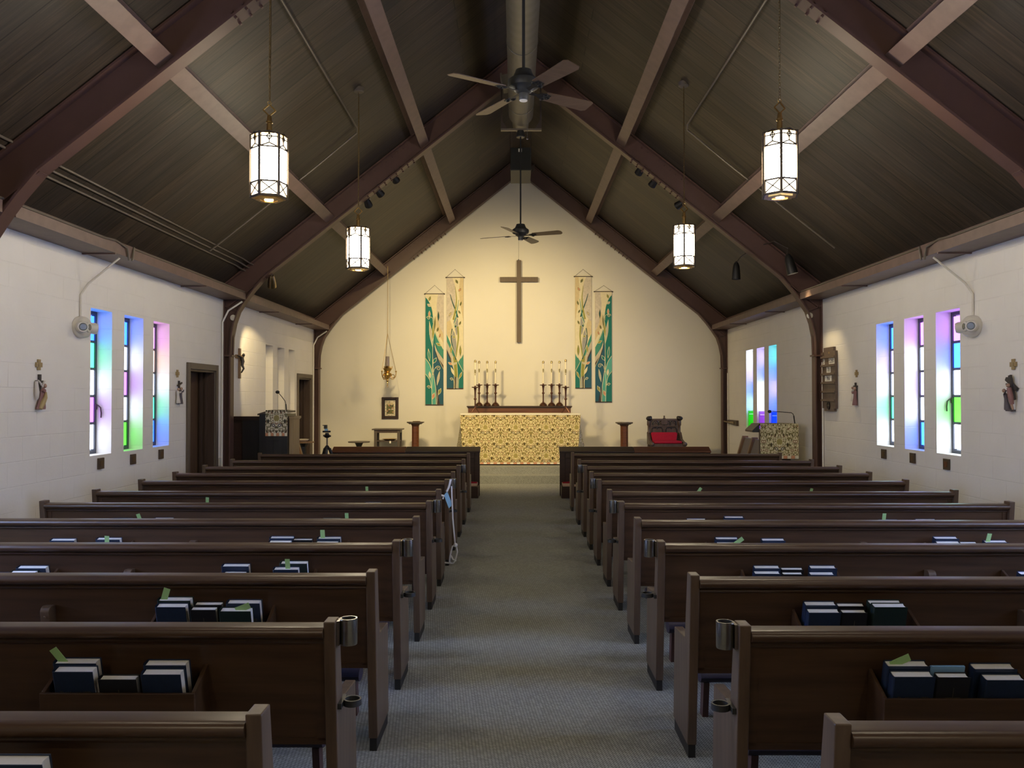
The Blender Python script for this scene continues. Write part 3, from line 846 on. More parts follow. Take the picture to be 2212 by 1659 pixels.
BOOKS = [
 # side, row, kind, x0, x1, y, layer, where, rack, marks, extra
 ('left',0,'navy',-36,112,1653,'front','end','inner',(),''),
 ('left',1,'navy',110,203,1452,'front','left','inner',(),''), ('left',1,'navy',112,207,1434,'rear','left','inner',(bm(-.36,-.55),),' with green marker'),
 ('left',1,'black',209,297,1474,'front','middle','inner',(),''), ('left',1,'navy',301,393,1458,'front','right','inner',(),''), ('left',1,'navy',309,403,1438,'rear','right','inner',(),''),
 ('left',2,'navy',333,403,1312,'front','left','inner',(),''), ('left',2,'green',339,412,1298,'rear','left','inner',(bm(-.35,.35),),' with green marker'),
 ('left',2,'black',408,468,1318,'front','middle','inner',(),''), ('left',2,'black',418,480,1307,'rear','middle','inner',(),''),
 ('left',2,'green',471,544,1321,'front','right','inner',(bm(.1,1.2),),' with green marker'), ('left',2,'navy',488,562,1304,'rear','right','inner',(),''),
 ('left',3,'navy',479,531,1241,'front','left','inner',(),''), ('left',3,'navy',478,538,1224,'rear','left','inner',(),''), ('left',3,'black',534,586,1244,'front','middle','inner',(),''),
 ('left',3,'navy',588,646,1231,'front','right','inner',(bm(.05,0),),' with green marker'), ('left',3,'green',604,664,1218,'rear','right','inner',(),''),
 ('left',3,'navy',-42,16,1243,'front','middle','outer',(),''), ('left',3,'green',17,76,1239,'front','right','outer',(),''), ('left',3,'navy',34,99,1228,'rear','right','outer',(),''),
 ('left',4,'navy',573,624,1172,'front','left','inner',(),''), ('left',4,'navy',575,627,1163,'rear','left','inner',(),''), ('left',4,'black',627,668,1176,'front','middle','inner',(),''),
 ('left',4,'black',632,675,1167,'rear','middle','inner',(),''), ('left',4,'green',680,731,1174,'front','right','inner',(),''), ('left',4,'navy',685,736,1164,'rear','right','inner',(bm(-.30,0),),' with green marker'),
 ('left',4,'navy',96,150,1178,'front','left','outer',(),''), ('left',4,'navy',98,152,1168,'rear','left','outer',(),''), ('left',4,'black',155,193,1180,'front','middle','outer',(),''),
 ('left',4,'green',194,247,1177,'front','right','outer',(bm(.15,.1),),' with green marker'), ('left',4,'navy',206,259,1166,'rear','right','outer',(),''),
 ('left',5,'navy',650,693,1124,'front','left','inner',(),''), ('left',5,'green',694,736,1123,'front','middle','inner',(),''), ('left',5,'navy',741,784,1125,'front','right','inner',(bm(-.36,0),),' with green marker'),
 ('left',5,'navy',238,283,1123,'front','left','outer',(),''), ('left',5,'black',288,329,1126,'front','middle','outer',(bm(-.2,-.25),),' with green marker'), ('left',5,'navy',330,373,1122,'front','right','outer',(),''),
 ('left',6,'navy',344,382,1089,'front','left','outer',(),''), ('left',6,'navy',417,455,1089,'front','right','outer',(bm(.28,.12),),' with green marker'), ('left',6,'navy',788,825,1088,'front','right','inner',(),''),
 ('left',7,'navy',783,816,1064,'front','right','inner',(bm(-.25,0),),' with green marker'),
 ('right',1,'navy',1930,2025,1463,'front','left','inner',(),''), ('right',1,'navy',1918,2011,1440,'rear','left','inner',(bm(-.28,1.1),),' with green marker'),
 ('right',1,'black',2027,2100,1464,'front','middle','inner',(),''), ('right',1,'booklet',2012,2087,1440,'rear','middle','inner',(),''),
 ('right',1,'navy',2130,2222,1470,'front','right','inner',(),''), ('right',1,'navy',2106,2200,1446,'rear','right','inner',(),''),
 ('right',2,'navy',1745,1819,1324,'front','left','inner',(),''), ('right',2,'navy',1739,1809,1308,'rear','left','inner',(),''), ('right',2,'black',1819,1877,1324,'front','middle','inner',(),''),
 ('right',2,'black',1811,1872,1310,'rear','middle','inner',(),''), ('right',2,'green',1888,1964,1312,'front','right','inner',(),''), ('right',2,'green',1880,1953,1305,'rear','right','inner',(),''),
 ('right',3,'navy',1630,1690,1240,'front','left','inner',(),''), ('right',3,'navy',1631,1688,1228,'rear','left','inner',(),''), ('right',3,'black',1691,1738,1241,'front','middle','inner',(),''),
 ('right',3,'black',1689,1738,1231,'rear','middle','inner',(),''), ('right',3,'navy',1750,1807,1242,'front','right','inner',(),''), ('right',3,'navy',1752,1810,1228,'rear','right','inner',(),''),
 ('right',3,'navy',2197,2256,1241,'front','left','outer',(),''),
 ('right',4,'navy',1549,1601,1176,'front','left','inner',(bm(.36,.9),),' with green marker'), ('right',4,'navy',1547,1597,1165,'rear','left','inner',(),''), ('right',4,'black',1604,1642,1182,'front','middle','inner',(),''),
 ('right',4,'navy',1658,1708,1179,'front','right','inner',(),''), ('right',4,'navy',1655,1706,1168,'rear','right','inner',(),''),
 ('right',4,'navy',2025,2079,1174,'front','left','outer',(),''), ('right',4,'navy',2021,2073,1164,'rear','left','outer',(),''), ('right',4,'black',2081,2123,1180,'front','middle','outer',(),''),
 ('right',4,'black',2077,2114,1174,'rear','middle','outer',(),''), ('right',4,'navy',2133,2184,1182,'front','right','outer',(),''), ('right',4,'navy',2134,2185,1172,'rear','right','outer',(bm(-.35,.1),),' with green marker'),
 ('right',5,'navy',1484,1528,1124,'front','left','inner',(),''), ('right',5,'black',1528,1562,1126,'front','middle','inner',(),''), ('right',5,'navy',1566,1610,1126,'front','right','inner',(),''), ('right',5,'navy',1566,1609,1119,'rear','right','inner',(),''),
 ('right',5,'navy',1901,1945,1126,'front','left','outer',(bm(-.28,0),),' with green marker'), ('right',5,'navy',1989,2029,1131,'front','right','outer',(),''), ('right',5,'navy',1981,2026,1125,'rear','right','outer',(),''),
 ('right',7,'navy',1479,1515,1065,'front','left','inner',(bm(.36,.6),),' with green marker'), ('right',7,'navy',1732,1766,1068,'front','left','outer',(bm(.1,.2),),' with green marker'), ('right',7,'navy',1800,1833,1067,'front','right','outer',(),''),
]

for b_ in BOOKS:
    book(*b_)
for r_ in PROTO.values():
    for ch in list(r_.children): bpy.data.objects.remove(ch)
    bpy.data.objects.remove(r_)

# =================================================================== LANTERNS
def chain(mb, p, q, link=.030, r=.0028, wd=.011):
    p, q = Vector(p), Vector(q); d = (q-p); L = d.length; d.normalize(); n = max(1, int(L/(link*.78)))
    a = d.orthogonal().normalized(); b_ = d.cross(a)
    for i in range(n):
        c = p + d*(L*(i+.5)/n); s = a if i % 2 else b_
        mb.tube([c + d*(link/2*math.cos(t)) + s*(wd/2*math.sin(t)) for t in [2*PI*k/8 for k in range(8)]], r, 4, 0, True)
def lantern_proto():
    """hexagonal opal lantern; origin at the middle of its bottom; parts hang below the stem"""
    root = thing('pendant_lantern', 'x', 'pendant light', (0,0,0), 0, 'hexagonal pendant lanterns')
    Rr, H = .142, .50
    hexp = [Vector((Rr*math.cos(R(60*k)), Rr*math.sin(R(60*k)), 0)) for k in range(6)]
    g = MB()
    for k in range(6):
        a, b_ = hexp[k]*.955, hexp[(k+1)%6]*.955
        for z0, z1, mi in ((.02,.118,1),(.118,H-.112,0),(H-.112,H-.02,1)): g.add([a+Vector((0,0,z0)), b_+Vector((0,0,z0)), b_+Vector((0,0,z1)), a+Vector((0,0,z1))], [(0,1,2,3)], mi)
    g.build('opal_glass', [M['opal'], M['opal_band']], root)
    fb = MB()
    for k in range(6):
        a = hexp[k]; fb.bar(a, a+Vector((0,0,H)), .020, .014, a)
    for z, h in ((.008,.018),(.118,.012),(H-.115,.010)):
        for k in range(6):
            a, b_ = hexp[k], hexp[(k+1)%6]; fb.bar(a+Vector((0,0,z)), b_+Vector((0,0,z)), .008, h, (0,0,1))
    fb.build('bronze_frame', M['bronze'], root)
    tb, ub = MB(), MB()
    for k in range(6):
        a, b_ = hexp[k], hexp[(k+1)%6]; m_ = (a+b_)/2; d = (b_-a)
        at = lambda f, z: a + d*f + Vector((0,0,z))
        z0, z1 = .022, .112
        tb.bar(at(.08,z0), at(.92,z1), .007, .008, m_); tb.bar(at(.08,z1), at(.92,z0), .007, .008, m_)
        # gothic heads: pointed arch line, cross, diamond
        ub.bar(at(.06,H-.112), at(.5,H-.085), .008, .009, m_); ub.bar(at(.94,H-.112), at(.5,H-.085), .008, .009, m_)
        ub.bar(at(.06,H-.035), at(.94,H-.035), .007, .008, m_); ub.bar(at(.5,H-.085), at(.5,H-.004), .007, .008, m_)
        q = [at(.5,H-.010), at(.36,H-.035), at(.5,H-.062), at(.64,H-.035)]
        for i in range(4): ub.bar(q[i], q[(i+1)%4], .007, .008, m_)
        ub.bar(at(.06,H-.012), at(.5,H+.008), .008, .014, m_); ub.bar(at(.94,H-.012), at(.5,H+.008), .008, .014, m_)
    tb.build('lower_tracery', M['bronze'], root); ub.build('upper_tracery', M['bronze'], root)
    bb = MB()
    for r0, r1, z in ((.142,.105,.0),(.105,.070,-.012),(.070,.035,-.006)):
        vs = [Vector((r*math.cos(R(60*k)), r*math.sin(R(60*k)), z+dz)) for r, dz in ((r0,0),(r1,0),(r1,.012),(r0,.012)) for k in range(6)]
        bb.add(vs, [(i*6+j, i*6+(j+1)%6, ((i+1)%4)*6+(j+1)%6, ((i+1)%4)*6+j) for i in range(4) for j in range(6)])
    bb.build('bottom_plate', M['brass'], root)
    cb = MB(); cb.lathe([(.034,-.012),(.034,.0)], (0,0,0), 16); cb.build('bottom_lens', M['opal_low'], root)
    sb = MB(); sb.lathe([(.135,H-.012),(.13,H-.004),(.05,H+.008),(.022,H+.014),(.020,H+.10),(.026,H+.104),(.026,H+.116),(.020,H+.12),(.016,H+.16),(.008,H+.168)], (0,0,0), 12)
    sb.build('stem', M['brass'], root, 30)
    lb = MB(); q = [(0,0,H+.160),(.048,0,H+.205),(0,0,H+.252),(-.048,0,H+.205)]
    for i in range(4): lb.bar(q[i], q[(i+1)%4], .009, .009, (0,1,0))
    lb.torus((0,0,H+.262), (0,1,0), .014, .003)
    lb.build('diamond_loop', M['brass'], root)
    return root
LANP = lantern_proto()
def lantern(px, py_bot, y, rot, label, canopy_at=None, tail=None):
    p = at_y(px, py_bot, y)
    root = dup(LANP, p, label, rot)
    top = deck_z(p.x) - .02 - p.z
    if canopy_at: top -= .03
    cb = MB(); chain(cb, (0,0,.772), (0,0,top-.02)); cb.tube([(.006,0,.772),(.010,.004,(top+.772)/2),(.004,0,top-.02)], .003, 5)
    ch = cb.build('chain', M['old_brass'], root)
    kb = MB(); kb.lathe([(.055,-.028),(.062,-.02),(.062,.03)], (0,0,top), 18); kb.build('canopy', M['conduit'], root, 40)
    return p, root
LNR, LFR = 6.56, 10.05
lantern(581, 430, LNR, R(16.5), 'large glowing lantern on the left, nearest the viewer')
lantern(1685, 425, LNR, R(16.5), 'large glowing lantern on the right, nearest the viewer')
lantern(773.5, 582, LFR, R(-5.4), 'smaller looking glowing lantern on the left, nearer the altar')
lantern(1478, 577, LFR, R(18.6), 'smaller looking glowing lantern on the right, nearer the altar')
for s_ in (-1, 1):
    x = CX + s_*2.03
    root = dup(LANP, (x, LNR-3.5, 3.23), 'glowing lantern over the %s pews beside the viewer' % ('left' if s_ < 0 else 'right'), R(10))
    cb = MB(); chain(cb, (0,0,.772), (0,0,deck_z(x)-3.23-.02)); cb.build('chain', M['old_brass'], root)
    root = dup(LANP, (x, LNR-7.0, 3.23), 'added unseen lantern lighting the %s pews from behind the viewer' % ('left' if s_ < 0 else 'right'), R(10))  # unseen lantern pair, added to brighten the near rail tops and book pages
    cb = MB(); chain(cb, (0,0,.772), (0,0,deck_z(x)-3.23-.02)); cb.build('chain', M['old_brass'], root)
for ch in list(LANP.children): bpy.data.objects.remove(ch)
bpy.data.objects.remove(LANP)

# =================================================================== CEILING FANS
def fan(hub_px, blade_py, y, ang, label, tipround, rod_top, chain_len, cdx):
    p = at_y(hub_px, blade_py, y)
    root = thing('ceiling_fan', label, 'ceiling fan', p)
    mb = MB(); mb.lathe([(.045,-.02),(.075,.0),(.085,.015),(.120,.03),(.128,.06),(.125,.085),(.085,.115),(.070,.15),(.064,.168),(.02,.178)], (0,0,0), 28); mb.build('motor_housing', M['charcoal'], root, 35)
    mb = MB(); mb.lathe([(.034,-.075),(.038,-.07),(.038,.0)], (0,0,0), 20); c_ = mb.build('switch_cup', M['charcoal'], root, 40)
    mb = MB(); mb.lathe([(.031,-.079),(.034,-.075)], (0,0,0), 20); mb.build('cup_lens', M['frosted'], c_)
    mb = MB(); mb.tube([(0,0,.17),(0,0,rod_top-p.z)], .013, 10); mb.build('down_rod', M['black'], root)
    mb = MB(); mb.lathe([(.062,rod_top-p.z-.10),(.068,rod_top-p.z-.09),(.05,rod_top-p.z)], (0,0,0), 20); mb.build('canopy', M['charcoal'], root, 40)
    mb = MB()
    n = 14
    for k in range(n): mb.ball((cdx, -.03, -.08 - chain_len*k/n), .0022, n=6)
    mb.tube([(cdx,-.03,-.07),(cdx,-.03,-.08-chain_len)], .0014, 5); mb.lathe([(.004,-.10-chain_len),(.008,-.095-chain_len),(.003,-.075-chain_len)], (cdx,-.03,0), 8)
    mb.build('pull_chain', M['chrome'], root)
    for k in range(4):
        a = ang + k*PI/2
        Mz = Matrix.Rotation(a, 4, 'Z') @ Matrix.Rotation(R(-13), 4, 'X')
        bb = MB(); r0, r1 = .20, .665
        if tipround: pts = [(r0,-.052),(r1-.05,-.068)] + [(r1-.05+.05*math.sin(t), -.068*math.cos(t)) for t in [PI*i/8 for i in range(1,8)]] + [(r1-.05,.068),(r0,.052)]
        else: pts = [(r0,-.055),(r1-.03,-.075),(r1,-.055),(r1,.055),(r1-.03,.075),(r0,.055)]
        bb.prism([(x, yy, -.003) for x, yy in pts], (0,0,.006)); bb.xform(Mz)
        o = bb.build('blade', M['blade'], root)
        ib = MB(); ib.prism([(.06,-.018,-.008),(.13,-.014,-.008),(.17,-.040,-.008),(.25,-.030,-.008),(.25,.030,-.008),(.17,.040,-.008),(.13,.014,-.008),(.06,.018,-.008)], (0,0,.004))
        for yy in (-.028,.028): ib.torus((.195,yy,-.010), (0,0,1), .018, .005, 12, 6)
        ib.torus((.235,0,-.010), (0,0,1), .015, .004, 12, 6)
        ib.xform(Mz); ib.build('blade_iron', M['iron'], o)
    return p, root
TRAPZ = 5.757
# bracket bars under the duct that carry the fans
def fan_hanger(y, label):
    th = thing('fan_bracket', label, 'bracket', (CX-.02, y, 0))
    mb = MB(); mb.box(-.31,.31,-.03,.03,TRAPZ-.028,TRAPZ); mb.build('cross_bar', M['conduit'], th)
    for s in (-1,1):
        b = MB(); b.box(s*.285, s*.31, -.02, .02, TRAPZ, 6.5-.10); b.prism([(s*.285,-.018,TRAPZ),(s*.21,-.018,TRAPZ),(s*.285,-.018,TRAPZ+.12)], (0,.012,0)); b.build('hanger_strap', M['bracket'], th)
YF1, YF2 = FR[0]-.03, FR[1]-.05
fan_hanger(YF1, 'pale bracket under the duct carrying the nearer fan'); fan_hanger(YF2, 'pale bracket bar under the duct carrying the farther fan')
fan(1131, 197, YF1, R(33), 'large brown ceiling fan nearest the viewer', False, TRAPZ-.03, .30, .03)
fan(1124.5, 508.5, YF2, R(-22), 'smaller looking ceiling fan in front of the altar wall', True, TRAPZ-.03, .29, -.03)

# =================================================================== DUCT and LOUDSPEAKER along the ridge
th = thing('ventilation_duct', 'round beige spiral duct running along the ridge of the roof', 'duct', (CX-.025, 0, 0))
mb = MB(); ZC, RD = 5.945, .185
mb.tube([(0,-3.5,ZC),(0,12.5,ZC),(0,12.7,ZC+.03),(0,13.25,ZC+.08)], [RD,RD,.14,.13], 36)
mb.build('spiral_pipe', M['duct'], th, 40)
for y in (1.5,3.6,5.7,7.8,9.9,12.0):
    mb = MB(); mb.torus((0,y,ZC), (0,1,0), RD+.002, .007, 36, 6); mb.build('seam_band', M['duct'], th, 40)
for y in (8.35, 11.55):
    mb = MB()
    mb.obox((-RD-.02, y, ZC+.10), (1,0,.25), (0,1,0), (-.25,0,1), .045, .13, .085)
    mb.obox((-RD-.075, y, ZC+.105), (1,0,.25), (0,1,0), (-.25,0,1), .012, .14, .095)
    mb.build('side_register', M['duct'], th)
mb = MB()
for y in (9.35,):
    mb.tube([(-.95,y,ZD-SL*.95-.03),(-.16,y,ZC+RD-.02)], .006, 6) if False else mb.tube([(-.55,y,6.30),(.55,y,6.30)], .008, 6)
mb.build('hanger_rod', M['conduit'], th)
p = at_y(1125, 368, 15.2)
th = thing('ceiling_loudspeaker', 'black box loudspeaker hung from the ridge above the altar', 'loudspeaker', p)
hw = 22.3*15.2/F
top = at_y(1125, 318.5, 15.2).z - p.z; zb = at_y(1125, 396.5, 15.95).z - p.z
mb = MB(); mb.prism([(-hw,0,0),(-hw,0,top),(-hw,.75,top),(-hw,.75,zb)], (2*hw,0,0)); mb.build('cabinet', M['speaker_side'], th, None, .006)
mb = MB(); mb.box(-hw+.012,hw-.012,-.012,0,.012,top-.012); g_ = mb.build('grille', M['speaker'], th)
mb = MB(); mb.box(-.045,-.012,-.014,-.012,top-.085,top-.025); mb.box(.012,.018,-.014,-.012,top-.085,top-.025); mb.build('badge', M['paper'], g_)
mb = MB(); 
for s in (-1,1):
    mb.box(s*hw, s*(hw+.012), .30, .36, .10, ZI+.2-p.z-.1); 
mb.prism([(hw+.012,.28,.02),(hw+.07,.28,.10),(hw+.07,.28,.20),(hw+.012,.28,.14)], (0,.02,0))
mb.build('yoke', M['bracket'], th)

# =================================================================== SPOTLIGHTS
def spot(name, label, p, target, body_mat, lit, L=.17, r=.055, arm=None, power=SPOT_W, size=70, blend=.6, colr=(1.0,.76,.38)):
    p = Vector(p); t = Vector(target); d = (t-p).normalized()
    root = thing(name, label, 'spotlight', p)
    x = d.orthogonal().normalized(); yv = d.cross(x)
    Md = frame_m(Vector((0,0,0)), x, yv, d)
    mb = MB(); mb.lathe([(.018,-L*.55),(.034,-L*.50),(r*.72,-L*.30),(r*.92,L*.15),(r,L*.5),(r*.93,L*.5),(r*.80,L*.2),(.01,L*.1)], (0,0,0), 20); mb.xform(Md); mb.build('lamp_can', body_mat, root, 35)
    bb = MB(); bb.lathe([(.012,L*.12),(r*.74,L*.25),(r*.78,L*.30)], (0,0,0), 16); bb.xform(Md); bb.build('bulb', M['bulb'] if lit else M['frosted'], root)
    if arm:
        ab = MB(); a = [-d*(L*.52)] + [Vector(q) - p for q in arm]; ab.tube(a, .008, 8); ab.ball(tuple(-d*(L*.54)), .022, n=8); ab.build('arm', M['bracket'], root)
    if power:
        li = bpy.data.lights.new('spot_beam', 'SPOT'); li.energy = power; li.color = colr; li.spot_size = R(size); li.spot_blend = blend; li.shadow_soft_size = .03
        lo = bpy.data.objects.new('spot_beam', li); C.objects.link(lo); lo.parent = root
        lo.location = d*(L*.56)
        lo.rotation_euler = d.to_track_quat('-Z', 'Y').to_euler()
    return root
YS = FR[1] + .16
def under(s, h, dz=.09): return Vector((CX + s*h, YS, ZI - SL*h - dz))
specs = [(-1, 852, 384, 'topmost'), (-1, 818, 414, 'middle'), (-1, 794, 437, 'lowest'), (1, 1383, 367, 'topmost'), (1, 1413, 393, 'middle'), (1, 1470, 440, 'lowest')]
aims = [(.1,YB,1.9), (.9,YB,1.3), (-1.6,YB,1.6), (.0,YB,1.8), (-.6,YB,1.2), (-2.4,YB,1.8)]
for (s, px, py, wd), aim in zip(specs, aims):
    q = at_y(px, py, YS)
    spot('spotlight', '%s black spotlight under the %s side of the chancel arch' % (wd, 'left' if s < 0 else 'right'), q, aim, M['iron'], True, .15, .062,
         [(q.x, YS-.10, ZI - SL*abs(q.x-CX) + .01)], SPOT_W if s < 0 else SPOT_W*.55, 82, .85)
q = at_y(587, 607, YS-.02)
spot('spotlight', 'brass spotlight under the left haunch of the chancel arch', q, (XL+.25, 14.6, 1.5), M['old_brass'], True, .21, .068, [(q.x+.06, YS-.10, 3.62)], SPOT_W*.40, 58, .35)
q = at_y(1590, 586, YS+.35)
spot('spotlight', 'unlit black spotlight hanging beyond the right haunch of the arch', q, (q.x-.06, q.y+.2, 0), M['iron'], False, .26, .072, [(q.x+.06, q.y-.05, q.z+.22), (q.x+.20, q.y-.30, q.z+.32)], 0)
q = at_y(1707, 571, FR[1]-.42)
spot('spotlight', 'lit black spotlight hanging before the right haunch of the arch', q, (XR-.02, q.y-.1, 1.2), M['iron'], True, .29, .082, [(q.x-.03, q.y+.02, q.z+.24), (q.x-.20, q.y+.10, q.z+.36), (q.x-.28, q.y+.36, q.z+.36)], SPOT_W*.16, 62, .8)

# =================================================================== CONDUITS on the roof and walls
def conduit(label, paths, r=.012, mat='conduit', name='conduit_pipe', clips=()):
    mb = MB()
    for pts in paths: mb.tube(pts, r, 8)
    o = mb.build(name, M[mat], None, 40)
    return tag(o, label, 'conduit')
def dk(px, py, off=.02): return at_deck(px, py, off)
for k, (a, b_, wd) in enumerate((((137,363),(533,560),'upper'), ((122,374),(521,567),'middle'), ((110,386),(508,575),'lower'))):
    A = dk(*a); x = A.x; z = deck_z(x) - .018
    conduit('%s of three parallel conduits on the left roof slope' % wd, [[(x,FR[0]-4.5,z),(x,FR[1]-.40,z),(x+.03,FR[1]-.25,z-.03),(x+.03,FR[1]-.05,z-.03)]], .0115)
for s, n_ in ((-1,'left'),(1,'right')):
    xw = CX + s*(HALF-.33); z = 3.268
    ym = at_x(188 if s < 0 else 2090, 640, CX + s*HALF).y
    conduit('conduit along the %s eave bending down to the emergency light' % n_, [[(xw,FR[0]-4,z),(xw,ym-.35,z),(xw-s*.02,ym-.12,z+.01),(xw-s*.035,ym+.10,3.24),(xw-s*.03,ym+.16,3.12)], [(xw,FR[1]-.1,z),(xw,ym+.34,z),(xw-s*.03,ym+.27,z),(xw-s*.035,ym+.22,3.12)]], .012)
for s, a, b_ in ((-1,(610,0),(771,272)), (1,(1645,0),(1483,268))):
    A = at_deck(b_[0], b_[1], .03); x = A.x; z = deck_z(x)-.055; d = s*.55
    conduit('conduit feeding the lanterns along the %s roof slope' % ('left' if s < 0 else 'right'), [[(x,2.0,z),(x,10.9,z),(x+s*.03,11.05,z-SL*.03),(x+s*.6,11.1,z-SL*.6),(x+s*2.0,11.1,z-SL*2.0)]], .012)
for s in (-1,1):
    x = XL if s < 0 else XR
    for y_, wd in ((FR[1]-(.16 if s < 0 else .11),'chancel arch'), (FR[2]-.16,'altar wall')):
        conduit('white conduit down the %s wall beside the %s column' % ('left' if s < 0 else 'right', wd), [[(x-s*.02,y_,.62 if wd[0]=='c' else .4),(x-s*.02,y_,2.80),(x-s*.10,y_+.02,2.98),(x-s*.30,y_+.05,3.12)]] if s < 0 else [[(x-s*.02,y_,.4),(x-s*.02,y_,2.2)]], .014, 'white_paint')
q = at_x(475, 998, XL+.02)
th = thing('power_outlet', 'white power outlet box on the left wall beside the column', 'outlet', q)
mb = MB(); mb.box(0,-.018,-.14,-.02,-.06,.06); mb.box(0,-.018,.0,.09,-.06,.06); mb.build('outlet_box', M['white_plastic'], th, None, .003)

# =================================================================== EMERGENCY LIGHTS
def emergency(px, py, s, label):
    x = XL if s < 0 else XR
    q = at_x(px, py, x - s*.06)
    root = thing('emergency_light', label, 'emergency light', (x, q.y, q.z))
    i = -s
    mb = MB(); mb.lathe([(.115,0),(.12,.02),(.112,.06),(.085,.085),(.02,.09)], (0,0,0), 28, 0, 0, 1.25, .95)
    Md = frame_m(Vector((0,0,0)), (0,1,0), (0,0,1), (i,0,0)); mb.xform(Md); mb.build('housing', M['white_plastic'], root, 40)
    for f in (-1, 1):
        mb = MB(); mb.lathe([(.056,0),(.060,.05),(.050,.075)], (0,0,0), 20)
        dv = Vector((i*.80, -.12*1 + f*.72, -.10)).normalized(); 
        mb.xform(frame_m(Vector((i*.06, f*.085, 0)), dv.orthogonal(), dv.cross(dv.orthogonal()), dv)); h = mb.build('lamp_head', M['white_plastic'], root, 40)
        mb = MB(); mb.lathe([(.040,.076),(.030,.080)], (0,0,0), 16); mb.xform(frame_m(Vector((i*.06, f*.085, 0)), dv.orthogonal(), dv.cross(dv.orthogonal()), dv)); mb.build('lens', M['grey_lens'], h)
    mb = MB(); mb.lathe([(.052,.086),(.050,.10),(.036,.108)], (0,0,0), 20); mb.xform(Md); mb.build('front_collar', M['white_plastic'], root, 40)
    mb = MB(); mb.lathe([(.033,.108),(.026,.112)], (0,0,0), 16); mb.xform(Md); mb.build('test_lens', M['grey_lens'], root)
    pb = MB(); k = .10
    zt = 3.14 - q.z
    pb.tube([(i*.014,0,.10),(i*.014,0,zt-.42),(i*.06,.06,zt-.30),(i*.33,.16,zt-.02)], .011, 8); pb.build('feed_pipe', M['white_plastic'], root, 40)
emergency(184, 707, -1, 'white twin-head emergency light beside the stained glass on the left wall')
emergency(2092, 705, 1, 'white twin-head emergency light beside the stained glass on the right wall')
# round sensors on the chancel arch columns
for px, py, n_ in ((504.5,686.5,'left'), (1748.5,682,'right')):
    q = at_y(px, py, FR[1]-.012)
    th = thing('round_sensor', 'small white round sensor on the %s column of the chancel arch' % n_, 'sensor', q)
    mb = MB(); mb.lathe([(.045,0),(.045,.025),(.03,.032)], (0,0,0), 20); mb.xform(frame_m(Vector((0,0,0)), (1,0,0), (0,0,1), (0,-1,0))); mb.build('disc', M['white_plastic'], th, 40)

# =================================================================== ON THE SIDE WALLS
def wall_frame(px, py, s, off=0.0):
    """origin on the side wall at a pixel; axes: a = to the right in the view, b = up, n = into the room"""
    x = XL if s < 0 else XR
    q = at_x(px, py, x - s*off)
    return Vector((x, q.y, q.z)), frame_m(Vector((0,0,0)), (0,-s,0), (0,0,1), (-s,0,0))
def robed(mb, a, b, h, lean=0.0, n0=.03, robe=0, skin=1, wd=.22, arm=None):
    """small robed relief figure: base at (a, b), height h, head end shifted by lean"""
    prof = [(0,.30),(.06,.31),(.2,.27),(.4,.20),(.55,.17),(.68,.20),(.76,.19),(.80,.09),(.84,.07)]
    base = len(mb.v); k = 10
    for t, r in prof:
        for j in range(k):
            an = 2*PI*j/k; mb.v.append((a + lean*t + r*h*wd/.22*math.cos(an)*.62, b + t*h, n0 + r*h*.42*math.sin(an)))
    for i in range(len(prof)-1):
        for j in range(k): mb.f.append((base+i*k+j, base+i*k+(j+1)%k, base+(i+1)*k+(j+1)%k, base+(i+1)*k+j)); mb.m.append(robe)
    mb.f.append(tuple(base+j for j in range(k-1,-1,-1))); mb.m.append(robe)
    mb.ball((a+lean*.92, b+.91*h, n0+.008), h*.075, h*.095, h*.085, 10, skin)
    for f in arm or ():
        mb.tube([(a+lean*.74, b+.74*h, n0+.05*h), (a+lean*.7+f[0]*.5, b+.62*h+f[1]*.5, n0+.13*h), (a+lean*.7+f[0], b+.62*h+f[1], n0+.12*h)], [h*.05,h*.04,h*.03], 6, robe)
def station(cross_px, rel_px, s, parts, label, crlabel):
    o, Mx = wall_frame(cross_px[0], cross_px[1], s)
    th = thing('bronze_cross', crlabel, 'cross', o, 0, 'small wall crosses over the carved reliefs')
    mb = MB(); w_, t = .050, .010
    mb.box(-.022,.022,-w_,w_,.001,.016); mb.box(-w_,w_,-.022,.022,.001,.0155); mb.box(-.018,.018,-.018,.018,.016,.021)
    mb.xform(Mx); mb.build('cross', M['wall_cross'], th, None, .002)
    o, Mx = wall_frame(rel_px[0], rel_px[1], s)
    th = thing('station_relief', label, 'wall relief', o, 0, 'carved reliefs along the nave walls')
    for nm, mats, fn in parts:
        mb = MB(); fn(mb); mb.xform(Mx); mb.build(nm, [M[k] for k in mats], th, 45)
def l1_cross(mb): mb.box(-.012,.018,-.05,.165,.002,.022); mb.box(-.055,.055,.085,.108,.004,.02)
def l1_shroud(mb):
    mb.tube([(-.05,.11,.03),(-.03,.09,.035),(.005,.05,.04),(.03,.09,.035),(.06,.105,.03)], [.006,.010,.010,.009,.006], 6)
    mb.tube([(-.062,.10,.02),(-.066,.0,.03),(-.066,-.05,.03),(-.06,-.075,.02)], [.014,.021,.018,.006], 8)
def l1_men(mb): robed(mb, -.005, -.16, .24, .05, .03, 0, 1, .30, [(-.05,.03)])
def l1_gold(mb): mb.tube([(-.05,-.155,.055),(-.02,-.10,.06),(.015,-.05,.062),(.035,.0,.055)], [.016,.022,.018,.008], 7); 
station((82,788), (82,847), -1, [('dark_cross',['relief_wood'],l1_cross), ('shroud',['robe_white'],l1_shroud), ('mourner',['robe_red','skin'],l1_men), ('gold_cloak',['robe_gold'],l1_gold)],
        'painted relief of a mourner in gold and red below a dark cross, left wall, nearest', 'small bronze cross above the gold and red relief')
def l2_cross(mb): mb.bar((.02,-.04,.012), (.02,.155,.012), .024, .02, (0,0,1)); mb.bar((-.05,.09,.026), (.075,.13,.026), .020, .016, (0,0,1))
